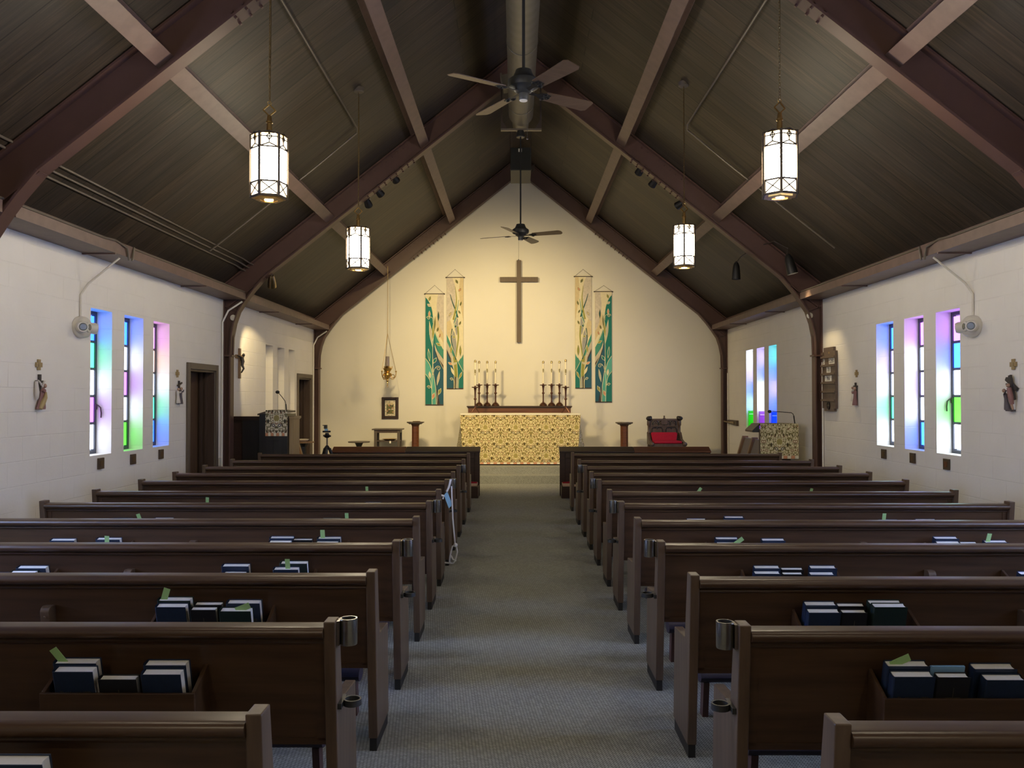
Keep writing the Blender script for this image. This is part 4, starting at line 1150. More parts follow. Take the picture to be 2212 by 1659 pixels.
def l2_a(mb): robed(mb, .03, -.15, .22, .0, .03, 0, 1, .28, [(.03,.05)])
def l2_b(mb): robed(mb, -.045, -.14, .20, -.02, .03, 0, 1, .26, [(.04,.03)])
station((382,807), (383.5,848), -1, [('dark_cross',['relief_wood'],l2_cross), ('taller_figure',['robe_dark','skin'],l2_a), ('shorter_figure',['robe_white','skin'],l2_b)],
        'painted relief of two figures under a slanting cross, left wall beside the door', 'small bronze cross above the relief beside the door')
def r1_cross(mb): mb.box(-.012,.014,.0,.155,.002,.022); mb.box(-.06,.06,.095,.115,.004,.02); mb.box(.028,.05,-.14,.10,.003,.02)
def r1_a(mb): robed(mb, .02, -.155, .25, .02, .03, 0, 1, .24, [(-.04,.02)])
def r1_b(mb): robed(mb, -.045, -.10, .20, .01, .03, 0, 1, .26, [(.04,.02)])
station((1851.5,807), (1850,851), 1, [('dark_cross',['relief_wood'],r1_cross), ('red_figure',['robe_red','skin'],r1_a), ('pale_figure',['robe_white','skin'],r1_b)],
        'painted relief of red and white figures with a cross beside the hymn board', 'small bronze cross above the relief beside the hymn board')
def r2_cross(mb): mb.bar((-.075,.14,.02), (.09,.035,.02), .034, .02, (0,0,1)); mb.bar((.0,.17,.03), (.06,-.06,.03), .036, .02, (0,0,1)); mb.bar((-.06,.09,.03), (.0,.06,.03), .014, .012, (0,0,1))
def r2_a(mb): mb.tube([(.02,.05,.05),(.05,-.03,.055),(.065,-.10,.05)], [.022,.026,.016], 8, 0); mb.tube([(.055,-.10,.05),(.062,-.15,.04)], [.013,.009], 6, 1); mb.ball((.012,.075,.055), .018, .02, .02, 8, 1)
def r2_b(mb): robed(mb, -.035, -.155, .20, -.045, .035, 0, 1, .20, [(.055,.06)]); mb.box(-.045,.04,-.165,-.15,.004,.05)
station((2191,787), (2189,850), 1, [('dark_cross',['relief_wood'],r2_cross), ('stretched_figure',['robe_red','skin'],r2_a), ('standing_figure',['robe_dark','skin'],r2_b)],
        'painted relief of a figure nailed to a tilted cross, right wall, nearest', 'small bronze cross above the tilted cross relief')

def plaque(px, py, s, size, label, face='plaque_metal'):
    o, Mx = wall_frame(px, py, s)
    th = thing('memorial_plaque', label, 'plaque', o, 0, 'square plaques under the stained glass')
    h = size/2
    mb = MB(); mb.box(-h,h,-h,h,.001,.022); mb.xform(Mx); mb.build('board', M['plaque'], th, None, .003)
    mb = MB(); mb.box(-h*.55,h*.55,-h*.5,h*.5,.022,.025); mb.xform(Mx); mb.build('metal_plate', M[face], th)
for px, py, s, lab in ((215.5,1001,-1,'square brown plaque under the nearest left stained glass'), (285.5,992,-1,'square brown plaque under the middle left stained glass'), (346,981,-1,'square brown plaque under the farthest left stained glass'),
                       (2047,1003,1,'square reddish plaque under the nearest right stained glass'), (1973.5,989.5,1,'square dark plaque under the middle right stained glass'), (1911,980.5,1,'square dark plaque under the farthest right stained glass')):
    plaque(px, py, s, .118, lab, 'redwood' if 'reddish' in lab else 'plaque_metal')

# hymn board
o, Mx = wall_frame(1796, 819, 1)
th = thing('hymn_board', 'tall brown hymn board with white number cards on the right wall', 'hymn board', o)
hb_w, hb_h = .25, .47
mb = MB(); mb.box(-hb_w,hb_w,-hb_h+.04,hb_h-.06,.002,.042); mb.box(-hb_w+.07,hb_w-.05,-hb_h,-hb_h+.04,.002,.04); mb.box(-hb_w+.05,hb_w-.07,hb_h-.06,hb_h,.002,.04); mb.box(-hb_w-.03,-hb_w+.06,hb_h-.11,hb_h-.07,.01,.05)
mb.xform(Mx); mb.build('board', M['board_brown'], th, None, .002)
mb = MB()
zs = [hb_h-.10 - .128*k for k in range(7)]
for z in (.325,.20,.075,-.055,-.185,-.31): mb.box(-hb_w-.02, hb_w+.012, z-.016, z+.014, .042, .064)
mb.xform(Mx); mb.build('shelf_strips', M['board_brown'], th, None, .002)
rows = (('S', -.175, .262, .06), ('S280', .13, .262, .21), ('78', .01, .137, .15), ('366', .0, .010, .26))
for t, a, b_, wd in rows:
    mb = MB(); mb.box(a-wd/2, a+wd/2, b_-.042, b_+.042, .043, .047); mb.xform(Mx); c_ = mb.build('number_card', M['paper'], th)
    text_mb(t, .092, Mx @ frame_m(Vector((a,b_,.0475)), (1,0,0), (0,1,0), (0,0,1))).build('number', M['ink'], c_)
mb = MB(); mb.torus((0,-.39,.046), (0,0,1), .055, .006, 20, 6); mb.box(-.006,.006,-.435,-.345,.043,.050); mb.box(-.045,.045,-.396,-.384,.043,.050); mb.xform(Mx); mb.build('circled_cross', M['black_wood'], th)
text_mb('H', .05, Mx @ frame_m(Vector((.02,.385,.0425)), (1,0,0), (0,1,0), (0,0,1))).build('gilt_letter', M['brass'], th)

# crucifix on the left chancel wall
o, Mx = wall_frame(515.5, 785, -1)
th = thing('crucifix', 'small brown crucifix on the left chancel wall in spotlight', 'crucifix', o)
mb = MB(); mb.box(-.035,.035,-.24,.24,.003,.03); mb.box(-.18,.18,.075,.135,.003,.028); mb.xform(Mx); mb.build('cross', M['oak'], th, None, .003)
mb = MB()
mb.tube([(0,.10,.05),(.005,.03,.065),(0,-.03,.06),(-.012,-.085,.085),(0,-.15,.045)], [.026,.030,.022,.017,.010], 8); mb.ball((.012,.135,.075), .022, .027, .024, 8)
for f in (-1,1): mb.tube([(f*.02,.09,.055),(f*.08,.105,.05),(f*.16,.118,.036)], [.013,.010,.008], 6)
mb.xform(Mx); mb.build('corpus', M['relief_wood'], th, 45)

# torch socket on the right chancel wall
o, Mx = wall_frame(1586, 912.5, 1)
th = thing('wall_bracket', 'small brown wall bracket with pale arm near the altar wall', 'bracket', o)
mb = MB(); mb.prism([(-.34,-.03,.002),(-.40,0,.002),(-.34,.05,.002),(.36,.05,.002),(.36,-.06,.002)], (0,0,.05)); mb.xform(Mx); mb.build('plate', M['plaque'], th, None, .003)
mb = MB(); mb.tube([(.2,0,.055),(-.2,0,.07),(-.5,.01,.09)], .014, 8); mb.box(-.05,.2,-.02,.02,.052,.07); mb.xform(Mx); mb.build('arm', M['old_brass'], th, 40)

# =================================================================== ALTAR WALL
YWF = YB - .002
def on_wall(px, py): return at_y(px, py, YB)
a, b_ = on_wall(1116.3, 563), on_wall(1125.6, 740)
c, d = on_wall(1080, 599.5), on_wall(1162, 609.8)
th = thing('wall_cross', 'large plain dark wooden cross hung high on the altar wall', 'cross', ((a.x+b_.x)/2, YB, (a.z+b_.z)/2))
o = th.location
mb = MB(); mb.box(a.x-o.x, b_.x-o.x, -.085, -.035, a.z-o.z, b_.z-o.z); mb.build('upright', M['big_cross'], th, None, .004)
mb = MB(); mb.box(c.x-o.x, d.x-o.x, -.084, -.036, d.z-o.z, c.z-o.z); mb.build('crossbeam', M['big_cross'], th, None, .004)
mb = MB(); mb.box(-.03,.03,-.036,-.001,.3,.4); mb.build('fixing', M['black'], th)

BCOL = {'cream': (.74,.67,.46), 'teal': (.012,.175,.150), 'teal2': (.06,.27,.20), 'blue': (.022,.105,.16), 'silver': (.58,.52,.44), 'tan': (.62,.51,.30), 'aqua': (.10,.40,.33),
        'brown': (.06,.045,.05), 'olive': (.30,.30,.07), 'grey': (.33,.33,.31), 'line': (.72,.70,.45), 'rust': (.62,.30,.18), 'dteal': (.02,.09,.09), 'stone': (.52,.46,.36), 'moss': (.16,.16,.06)}
BM = {k: plain('banner_' + k, c, .85, 0, .12 if k != 'silver' else .3, 22) for k, c in BCOL.items()}
BK = list(BCOL)
def banner(x0, x1, y0, y1, apex, art, mirror, label):
    p0, p1 = on_wall(x0, y0), on_wall(x1, y1)
    W, H = p1.x - p0.x, p0.z - p1.z
    th = thing('wall_banner', label, 'banner', (p0.x, YB, p1.z), 0, 'painted cloth banners beside the cross')
    mb = MB(); lay = [0]
    def P(u, v, n): return ((1-u if mirror else u)*W, -.028 - n*.00035, (1-v)*H)
    def poly(pts, c):
        lay[0] += 1
        vs = [P(min(1,max(0,u)), min(1,max(0,v)), lay[0]) for u, v in pts]
        mb.add(vs, [tuple(range(len(vs))) if mirror else tuple(range(len(vs)-1,-1,-1))], BK.index(c))
    def strip(pts, w0, w1, c):
        pts = [Vector((u, v*H/W)) for u, v in pts]; n = len(pts); L, Rr = [], []
        for i in range(n):
            t = pts[min(n-1,i+1)] - pts[max(0,i-1)]; t.normalize(); nn = Vector((-t.y, t.x)); w_ = w0 + (w1-w0)*i/(n-1)
            L.append(pts[i]+nn*w_/2); Rr.append(pts[i]-nn*w_/2)
        lay[0] += 1
        for i in range(n-1):
            q = [L[i], L[i+1], Rr[i+1], Rr[i]]
            vs = [P(min(1,max(0,v.x)), min(1,max(0,v.y*W/H)), lay[0]) for v in q]; mb.add(vs, [(0,1,2,3)], BK.index(c))
    def sm(pts, k=6):
        out = []; n = len(pts)
        for i in range(n-1):
            p_, q, r, s_ = pts[max(0,i-1)], pts[i], pts[i+1], pts[min(n-1,i+2)]
            for j in range(k):
                t = j/k; out.append(tuple(.5*((2*q[m])+(-p_[m]+r[m])*t+(2*p_[m]-5*q[m]+4*r[m]-s_[m])*t*t+(-p_[m]+3*q[m]-3*r[m]+s_[m])*t**3) for m in (0,1)))
        return out + [pts[-1]]
    def leaf(u, v, L, wd, ang, c, edge='line'):
        """u, v centre; L, wd in banner widths; ang from vertical"""
        for sc_, cc in ((1.0, edge), (.78, c)):
            pts = []
            for i in range(7): t = i/6; pts.append((t-.5, math.sin(PI*t)**1.2))
            ring = [(s_*wd*sc_/2*y, x*L*sc_) for s_ in (1,-1) for x, y in (pts if s_ > 0 else pts[::-1])]
            ca, sa = math.cos(ang), math.sin(ang)
            poly([(u + x*ca - y*sa, v + (x*sa + y*ca)*W/H) for x, y in ring], cc)
    def curl(u, v, r, d=1, c='line'):
        pts = [(u + d*r*(1-t*.8)*math.cos(t*3*PI+PI), v + r*(1-t*.8)*math.sin(t*3*PI+PI)*W/H) for t in [i/20 for i in range(21)]]
        strip(pts, .028, .02, c)
    mb.box(0, W, -.028, -.024, 0, H, BK.index('cream'))
    art(poly, strip, sm, leaf, curl)
    mb.build('cloth', [BM[k] for k in BK], th)
    rb = MB(); rb.tube([(-.02,-.024,H+.008),(W+.02,-.024,H+.008)], .010, 8); rb.ball((-.02,-.024,H+.008), .014, n=8); rb.ball((W+.02,-.024,H+.008), .014, n=8); rb.build('top_rod', M['bracket'], th, 40)
    rb = MB(); rb.tube([(0,-.026,.004),(W,-.026,.004)], .009, 8); rb.build('bottom_rod', M['dark_redwood'], th, 40)
    ap = on_wall(*apex); ax, az = ap.x - p0.x, ap.z - p1.z
    rb = MB(); rb.tube([(-.015,-.024,H+.012),(ax,-.010,az),(W+.015,-.024,H+.012)], .0035, 5); rb.tube([(ax,-.014,az),(ax,0,az)], .006, 6); rb.build('hanging_cord', M['conduit'], th)
def art_outer(poly, strip, sm, leaf, curl):
    poly(sm([(.70,0),(.62,.10),(.66,.20),(.80,.30),(1,.36)]) + [(1,0)], 'silver'); poly(sm([(.55,.28),(.8,.38),(1,.44)]) + [(1,.36),(.8,.30),(.62,.18)], 'tan')
    edge = sm([(0,.025),(.18,.06),(.36,.13),(.46,.24),(.54,.34),(.70,.41),(1,.50)])
    poly(edge + [(1,1),(0,1)], 'teal')
    poly(sm([(.50,.30),(.62,.37),(1,.50)]) + [(1,.58),(.75,.53),(.55,.44)], 'teal2')
    poly([(.42,.50),(.48,.45),(.62,.52),(.80,.60),(1,.67),(1,1),(.62,1),(.44,.80)], 'blue')
    poly(sm([(.50,.44),(.66,.51),(1,.59)]) + [(1,.645),(.75,.585),(.55,.51)], 'stone'); poly([(.55,.51),(.75,.585),(1,.645),(1,.675),(.72,.60),(.55,.53)], 'brown')
    poly(sm([(0,.585),(.22,.64),(.42,.73),(.56,.82),(.60,1)]) + [(.35,1),(.33,.86),(.22,.77),(0,.72)], 'aqua')
    poly([(.62,.88),(.66,.86),(.82,1),(.64,1)], 'brown')
    strip(edge, .03, .03, 'line')
    strip(sm([(.38,1),(.36,.85),(.40,.65),(.40,.50),(.44,.40),(.48,.25)]), .03, .02, 'line'); strip(sm([(.60,1),(.58,.86),(.45,.72),(.40,.60)]), .03, .03, 'line'); strip(sm([(0,.58),(.25,.64),(.42,.73)]), .03, .03, 'line')
    strip(sm([(0,.72),(.24,.775),(.34,.85)]), .028, .028, 'line'); strip(sm([(.52,.47),(.7,.57),(1,.68)]), .02, .02, 'line'); strip(sm([(.64,1),(.68,.92),(.74,.86)]), .02, .02, 'line')
    leaf(.30,.36,1.5,.16,-.12,'stone'); leaf(.44,.33,1.4,.16,.10,'olive'); leaf(.52,.27,1.2,.12,.05,'moss'); leaf(.20,.55,.75,.15,-.10,'teal2'); leaf(.52,.60,.40,.18,.5,'teal')
    leaf(.72,.20,.60,.11,0,'dteal','moss'); leaf(.24,.04,.28,.12,.3,'olive','moss'); leaf(.20,.10,.26,.16,-.9,'stone'); leaf(.22,.18,.40,.14,0,'rust'); leaf(.68,.32,.28,.11,.3,'moss','moss'); leaf(.80,.375,.24,.10,.35,'rust','moss')
    leaf(.74,.455,.36,.16,-1.1,'olive'); leaf(.72,.76,.85,.14,.18,'stone'); leaf(.25,.73,.42,.15,-.1,'cream'); leaf(.80,.88,.42,.16,.35,'olive'); leaf(.45,.92,.42,.18,.3,'rust')
    curl(.17,.215,.11); strip(sm([(.24,.205),(.38,.215),(.42,.26)]), .024, .02, 'line'); curl(.72,.67,.14); strip(sm([(.62,.655),(.50,.68),(.44,.72)]), .024, .02, 'line'); curl(.20,.84,.10); strip(sm([(.27,.835),(.36,.86),(.37,.92)]), .024, .02, 'line')
def art_inner(poly, strip, sm, leaf, curl):
    poly([(0,0)] + sm([(.32,0),(.50,.08),(.52,.20),(.40,.32),(.18,.38),(0,.40)]), 'silver'); poly([(1,0)] + sm([(.80,0),(.74,.12),(.82,.24),(.94,.34),(1,.40)]), 'tan'); poly([(0,.40)] + sm([(.2,.38),(.34,.46),(.25,.55)]) + [(0,.52)], 'tan')
    poly(sm([(0,.505),(.18,.57),(.42,.66),(.62,.74)]) + [(.55,.83),(.3,.72),(0,.62)], 'teal2')
    poly([(0,.66),(.22,.73),(.42,.83),(.46,1),(0,1)], 'blue'); poly([(1,.685),(.84,.725),(.70,.76),(.62,.735),(.52,.80),(.62,1),(1,1)], 'teal'); poly([(1,.685),(.84,.725),(.70,.765),(1,.845)], 'teal2')
    poly(sm([(0,.575),(.20,.64),(.44,.73),(.55,.80)]) + [(.50,.84),(.26,.735),(0,.645)], 'stone'); poly([(0,.645),(.24,.725),(.30,.77),(.0,.67)], 'brown')
    poly(sm([(.44,.78),(.40,.72),(.50,.70)]) + [(.62,.74),(.66,.86),(.62,1),(.44,1)], 'olive'); poly([(.46,.88),(.56,.90),(.52,1),(.38,1)], 'brown'); poly([(.57,.90),(.68,.90),(.68,1),(.54,1)], 'grey')
    poly(sm([(.40,.40),(.52,.36),(.66,.37),(.68,.44),(.60,.52),(.46,.44)]), 'grey'); poly(sm([(.34,.46),(.28,.55),(.40,.64),(.54,.70),(.58,.60),(.48,.50)]), 'grey')
    strip(sm([(.20,.15),(.34,.22),(.52,.29),(.66,.36)]), .03, .10, 'dteal'); strip(sm([(.50,.08),(.58,.18),(.54,.27),(.40,.38)]), .02, .11, 'olive'); strip(sm([(.72,.20),(.62,.30),(.44,.44)]), .02, .06, 'teal2')
    strip(sm([(.66,.44),(.70,.54),(.60,.66),(.56,.72)]), .10, .05, 'olive'); strip(sm([(.32,.46),(.27,.56),(.42,.66),(.56,.74)]), .05, .07, 'dteal'); strip(sm([(.62,.36),(.42,.44),(.30,.52)]), .03, .04, 'line')
    for q in ([(0,.505),(.18,.57),(.42,.66),(.62,.74),(1,.85)], [(.70,.72),(.86,.725),(1,.685)], [(.46,1),(.46,.88),(.40,.78),(.30,.70)], [(.62,1),(.66,.88),(.60,.76)], [(.70,1),(.72,.92),(.84,.86)]): strip(sm(q), .026, .026, 'line')
    leaf(.60,.035,.30,.14,-.5,'moss','moss'); leaf(.78,.11,.26,.13,.6,'rust','moss'); leaf(.84,.235,.30,.11,.3,'moss','moss'); leaf(.76,.31,.26,.10,-.5,'moss','moss'); leaf(.20,.33,.30,.12,.5,'tan','moss'); leaf(.80,.41,.28,.11,.4,'moss','moss')
    leaf(.53,.44,.26,.14,.3,'dteal'); leaf(.44,.535,.22,.14,-.7,'olive'); leaf(.82,.66,.70,.13,.0,'olive','moss'); leaf(.26,.65,.65,.13,.08,'olive'); leaf(.22,.775,.34,.16,-1.0,'rust'); leaf(.50,.775,.24,.14,.9,'stone'); leaf(.36,.845,.60,.15,-.4,'cream'); leaf(.84,.88,.50,.14,.4,'olive')
    curl(.30,.915,.10); strip(sm([(.37,.91),(.44,.94),(.44,1)]), .024, .02, 'line')
banner(919.5,958,636,874.5,(939,616.5), art_outer, False, 'long teal and cream leaf banner, outermost left of the cross')
banner(965.5,1001,600.5,839.5,(983,582), art_inner, False, 'long cream banner with reeds and leaves, next left of the cross')
banner(1242.3,1277.5,598.5,838.5,(1259.5,582), art_inner, True, 'long cream banner with reeds and leaves, next right of the cross')
banner(1285.3,1321.5,631,868.5,(1304,617), art_outer, True, 'long teal and cream leaf banner, outermost right of the cross')

# framed certificate left of the altar
p0, p1 = on_wall(825, 858), on_wall(861, 904.7)
W, H = p1.x-p0.x, p0.z-p1.z
th = thing('framed_picture', 'small dark framed picture with cream border on the altar wall', 'picture', (p0.x, YB, p1.z))
mb = MB(); fw = .055
for x0, x1, z0, z1 in ((0,fw,0,H),(W-fw,W,0,H),(fw,W-fw,0,fw),(fw,W-fw,H-fw,H)): mb.box(x0,x1,-.035,-.001,z0,z1)
mb.build('frame', M['dark_redwood'], th, None, .006)
mb = MB(); mb.box(fw,W-fw,-.018,-.014,fw,H-fw); mb.build('mount', M['black_wood'], th)
mb = MB(); a = .016; mb.box(fw+a,W-fw-a,-.020,-.018,fw+a*.7,H-fw-a,0)
x0, x1, z0, z1 = fw+a+.035, W-fw-a-.035, fw+.055, H-fw-.10
mb.box(x0,x1,-.0212,-.020,z0,z1,1); mb.add([(x0,-.0216,z1+.03),(x1,-.0216,z1+.03),(x1-.03,-.0216,z1-.02),(x0+.03,-.0216,z1-.02)], [(3,2,1,0)], 2)
random.seed(4)
for k in range(34):
    xx = fw+a+.004 + random.random()*(W-2*fw-2*a-.02); zz = random.choice((random.uniform(fw+a,z0-.008), random.uniform(z1+.035,H-fw-a-.02))) if k % 2 else random.uniform(fw+a, H-fw-2*a)
    if x0-.01 < xx < x1 and z0 < zz < z1+.03 and k % 2 == 0: xx = random.choice((fw+a+.008, W-fw-a-.022))
    mb.box(xx, xx+.012, -.0212, -.020, zz, zz+.008, 3)
for k in range(16):
    xx = random.uniform(x0+.005,x1-.03); zz = random.uniform(z0+.005,z1-.04); mb.box(xx, xx+.022, -.0222, -.0212, zz, zz+.028, random.choice((0,3,4)))
mb.build('print', [M['icon_paper'], BM['moss'], BM['tan'], M['relief_wood'], BM['rust']], th)

# =================================================================== ALTAR
YA0, YA1 = 17.02, 17.78
p0, p1 = at_y(993.3, 894, YA0), at_y(1254.5, 894, YA0)
ax0, ax1, az = p0.x, p1.x, p0.z
th = thing('altar', 'wooden altar table hidden under the patterned frontal', 'altar', ((ax0+ax1)/2, (YA0+YA1)/2, ZC2))
hw = (ax1-ax0)/2 - .03
mb = MB(); mb.box(-hw,hw,-.33,.33,az-ZC2-.08,az-ZC2-.012); mb.build('table_top', M['redwood'], th)
mb = MB(); mb.box(-hw+.08,hw-.08,-.27,.27,0.001,az-ZC2-.08); mb.build('table_body', M['redwood'], th)
th = thing('altar_frontal', 'cream and gold floral tapestry frontal hanging over the altar', 'altar cloth', (0,0,0))
zb = at_y(1120, 1001, YA0).z
def fold_panel(pa, pb, pc, pd, nu, nv, amp, freq, n):
    """grid between pa pb (top) and pd pc (bottom) with soft folds along n growing downwards"""
    mb = MB(); vs = []
    for j in range(nv+1):
        for i in range(nu+1):
            u, v = i/nu, j/nv; q = (Vector(pa)*(1-u)+Vector(pb)*u)*(1-v) + (Vector(pd)*(1-u)+Vector(pc)*u)*v
            vs.append(q + Vector(n)*amp*v*math.sin(u*freq*2*PI+.6))
    mb.add(vs, [(j*(nu+1)+i, (j+1)*(nu+1)+i, (j+1)*(nu+1)+i+1, j*(nu+1)+i+1) for j in range(nv) for i in range(nu)]); return mb
e0, e1 = ax0 + .03, ax1 - .03
mb = fold_panel((ax0,YA0,az),(ax1,YA0,az),(ax1-.075,YA0-.02,zb),(ax0+.075,YA0-.02,zb), 60, 10, .010, 5, (0,-1,0)); mb.build('front_panel', M['tapestry'], th, 60)
mb = fold_panel((ax1,YA0,az),(ax1,YA1,az),(ax1+.19,YA1,zb),(ax1-.075,YA0-.02,zb), 16, 10, .012, 2, (1,0,0)); mb.build('side_drape', M['tapestry_side'], th, 60)
mb = fold_panel((ax0,YA1,az),(ax0,YA0,az),(ax0+.075,YA0-.02,zb),(ax0-.17,YA1,zb), 16, 10, .012, 2, (1,0,0)); mb.build('side_drape', M['tapestry_side'], th, 60)
mb = fold_panel((ax0,YA0,az),(ax1,YA0,az),(ax1,YA1,az),(ax0,YA1,az), 2, 2, 0, 1, (0,0,1)); mb.build('top_panel', M['tapestry'], th)
mb = MB(); n = 34
for k in range(n):
    x = ax0+.08 + (ax1-ax0-.16)*k/n; mb.box(x, x+(ax1-ax0-.16)/n*.96, YA0-.030, YA0-.022, zb-.012, zb+.022, (k//1) % 2)
mb.build('fringe', [M['linen'], BM['rust']], th)
th = thing('altar_linen', 'narrow white linen lying along the altar top', 'linen', (0,0,0))
mb = MB(); mb.box(ax0+.005,ax1-.005,YA0-.004,YA1,az+.001,az+.006); mb.box(ax0+.005,ax1-.005,YA0-.008,YA0-.004,az-.022,az+.006); mb.build('cloth', M['linen'], th)

# retable behind the altar
YR0, YR1 = 17.92, 18.26
p0, p1 = at_y(1008, 877, YR0), at_y(1236, 877, YR0); rz = p0.z
th = thing('retable', 'reddish brown wooden shelf behind the altar carrying six candlesticks', 'shelf', ((p0.x+p1.x)/2, YR0, ZC2))
hw = (p1.x-p0.x)/2
mb = MB(); mb.box(-hw+.03,hw-.03,.03,YR1-YR0-.02,0.001,rz-ZC2-.04); mb.build('body', M['redwood'], th)
mb = MB(); mb.box(-hw,hw,0,YR1-YR0,rz-ZC2-.025,rz-ZC2); mb.box(-hw+.015,hw-.015,.015,YR1-YR0-.01,rz-ZC2-.045,rz-ZC2-.025); mb.build('moulded_top', M['dark_redwood'], th, None, .004)

def candle(px, base_z, y, top_py, pan_py, label, foot):
    p = at_y(px, 850, y); zt = at_y(px, top_py, y).z - base_z; zp = at_y(px, pan_py, y).z - base_z
    root = thing('candlestick', label, 'candlestick', (p.x, y, base_z), 0, 'altar candles')
    mb = MB()
    if foot == 'dome':
        mb.lathe([(.080,.001),(.084,.012),(.074,.035),(.05,.062),(.022,.078),(.020,.10)], (0,0,0), 20); mb.build('base', M['cand_metal'], root, 40)
    else:
        for k in range(4):
            a = PI/4 + k*PI/2; c_, s_ = math.cos(a), math.sin(a)
            mb.tube([(.012*c_,.012*s_,.115),(.045*c_,.045*s_,.085),(.085*c_,.085*s_,.035),(.115*c_,.115*s_,.010)], [.014,.013,.011,.009], 8)
        mb.build('base', M['cand_metal'], root, 40)
    mb = MB(); z0 = .075 if foot == 'dome' else .10
    m_ = z0 + (zp-z0)*(.54 if foot == 'dome' else .45)
    mb.lathe([(.020,z0),(.016,z0+.04),(.015,m_-.025),(.018,m_-.02),(.030,m_-.008),(.032,m_),(.030,m_+.008),(.018,m_+.02),(.016,m_+.03),(.020,zp-.07),(.027,zp-.03),(.03,zp-.01)], (0,0,0), 16); mb.build('shaft', M['cand_metal'], root, 40)
    mb = MB(); mb.lathe([(.028,zp-.012),(.070,zp-.006),(.078,zp+.008),(.072,zp+.012),(.02,zp+.006),(.018,zp+.05),(.012,zp+.052)], (0,0,0), 20); mb.build('drip_pan', M['cand_metal'], root, 40)
    mb = MB(); mb.lathe([(.0215,zp+.035),(.0215,zt-.035)], (0,0,0), 16); c_ = mb.build('candle', M['candle'], root, 40)
    mb = MB(); mb.lathe([(.024,zt-.055),(.024,zt-.02),(.016,zt-.004),(.005,zt)], (0,0,0), 14); mb.build('brass_follower', M['old_brass'], c_, 40)
    mb = MB(); zc = zp + (zt-zp)*(.60 if foot == 'dome' else .56)
    if foot == 'dome': mb.box(-.010,.010,-.0225,-.020,zc-.04,zc+.04); mb.box(-.016,.016,-.0222,-.018,zc+.0,zc+.018)
    else: mb.box(-.014,.014,-.0225,-.018,zc-.03,zc+.05); mb.box(-.009,.009,-.0225,-.019,zc-.065,zc-.042); mb.box(-.017,.017,-.0222,-.016,zc,zc+.02)
    mb.build('decal', M['decal'], c_)
YCN = 18.08
nmL = ['outermost','middle','innermost']
for k, px in enumerate((1035,1052.5,1070.5)): candle(px, rz+.0005, YCN, 779.5, 832, '%s of three retable candlesticks left of the cross' % nmL[k], 'dome')
for k, px in enumerate((1208.5,1191.5,1173.5)): candle(px, rz+.0005, YCN, 779.5, 832, '%s of three retable candlesticks right of the cross' % nmL[k], 'dome')
candle(1026.5, az+.0065, 17.32, 777.5, 837, 'taller candlestick standing on the left end of the altar', 'splay')
candle(1222, az+.0065, 17.32, 776, 837, 'taller candlestick standing on the right end of the altar', 'splay')

# hanging sanctuary lamp
YL_ = 17.70
p = at_y(837, 833, YL_)
th = thing('sanctuary_lamp', 'hanging brass sanctuary lamp on three chains left of the altar', 'hanging lamp', p)
z = lambda py: at_y(837, py, YL_).z - p.z
zj, zh, zb_, zg0, zg1 = z(721), z(597), z(801), z(791), z(770)
mb = MB(); mb.lathe([(.004,0),(.012,.01),(.008,.03),(.016,.05),(.010,.07),(.026,.10),(.020,.13),(.055,.18),(.098,.225),(.085,.26),(.045,.28),(.075,.32),(.095,.365),(.070,.385),(.045,zg0)], (0,0,0), 18); mb.torus((0,0,-.018), (0,1,0), .018, .004)
mb.build('bowl', M['brass'], th, 40)
mb = MB()
for k in range(3):
    a = PI/2 + .5 + k*2*PI/3; c_, s_ = math.cos(a), math.sin(a)
    mb.tube([(.05*c_,.05*s_,.16),(.12*c_,.12*s_,.13),(.17*c_,.17*s_,.19),(.185*c_,.185*s_,.27),(.165*c_,.165*s_,.31)], .010, 6); mb.torus((.115*c_,.115*s_,.20), (-s_,c_,0), .036, .008, 10, 5); mb.ball((.185*c_,.185*s_,.30), .016, n=8)
    mb.tube([(.03*c_,.03*s_,.36),(.085*c_,.085*s_,.35),(.10*c_,.10*s_,.41)], .010, 6)
mb.build('scroll_arms', M['brass'], th, 40)
mb = MB(); mb.lathe([(.040,zg0-.01),(.042,zg0),(.042,zg1)], (0,0,0), 18); mb.build('glass_chimney', M['glass_smoke'], th, 40)
for k in range(3):
    a = PI/2 + .5 + k*2*PI/3; mb = MB(); chain(mb, (.178*math.cos(a),.178*math.sin(a),.31), (0,0,zj), .034, .0032, .013); mb.build('side_chain', M['old_brass'], th)
top = ZI - SL*abs(p.x-CX) + .10 - p.z
mb = MB(); chain(mb, (0,0,zj), (0,0,top), .036, .0036, .015); mb.build('main_chain', M['old_brass'], th)

# =================================================================== CHANCEL FURNITURE
def small_table(px, py, y, w_px, label):
    p = at_y(px, py, y); r = w_px/2*y/F
    th = thing('pedestal_table', label, 'table', (p.x, y, ZC2)); h = p.z - ZC2
    mb = MB(); mb.lathe([(r*.97,h-.022),(r,h-.016),(r,h-.004),(r*.98,h)], (0,0,0), 28); mb.build('table_top', M['grey_wood'], th, 40)
    mb = MB(); mb.lathe([(.055,.03),(.03,.08),(.028,h*.55),(.045,h*.7),(.08,h-.05),(.10,h-.022)], (0,0,0), 16); mb.build('stem', M['black_wood'], th, 40)
    mb = MB()
    for k in range(3):
        a = PI/2 + k*2*PI/3; mb.tube([(.02*math.cos(a),.02*math.sin(a),.10),(.12*math.cos(a),.12*math.sin(a),.06),(.18*math.cos(a),.18*math.sin(a),.014)], [.022,.018,.013], 8)
    mb.build('tripod_foot', M['black_wood'], th, 40)
small_table(775.5, 953.5, 17.75, 47, 'low round pedestal table at the far left before the altar wall')

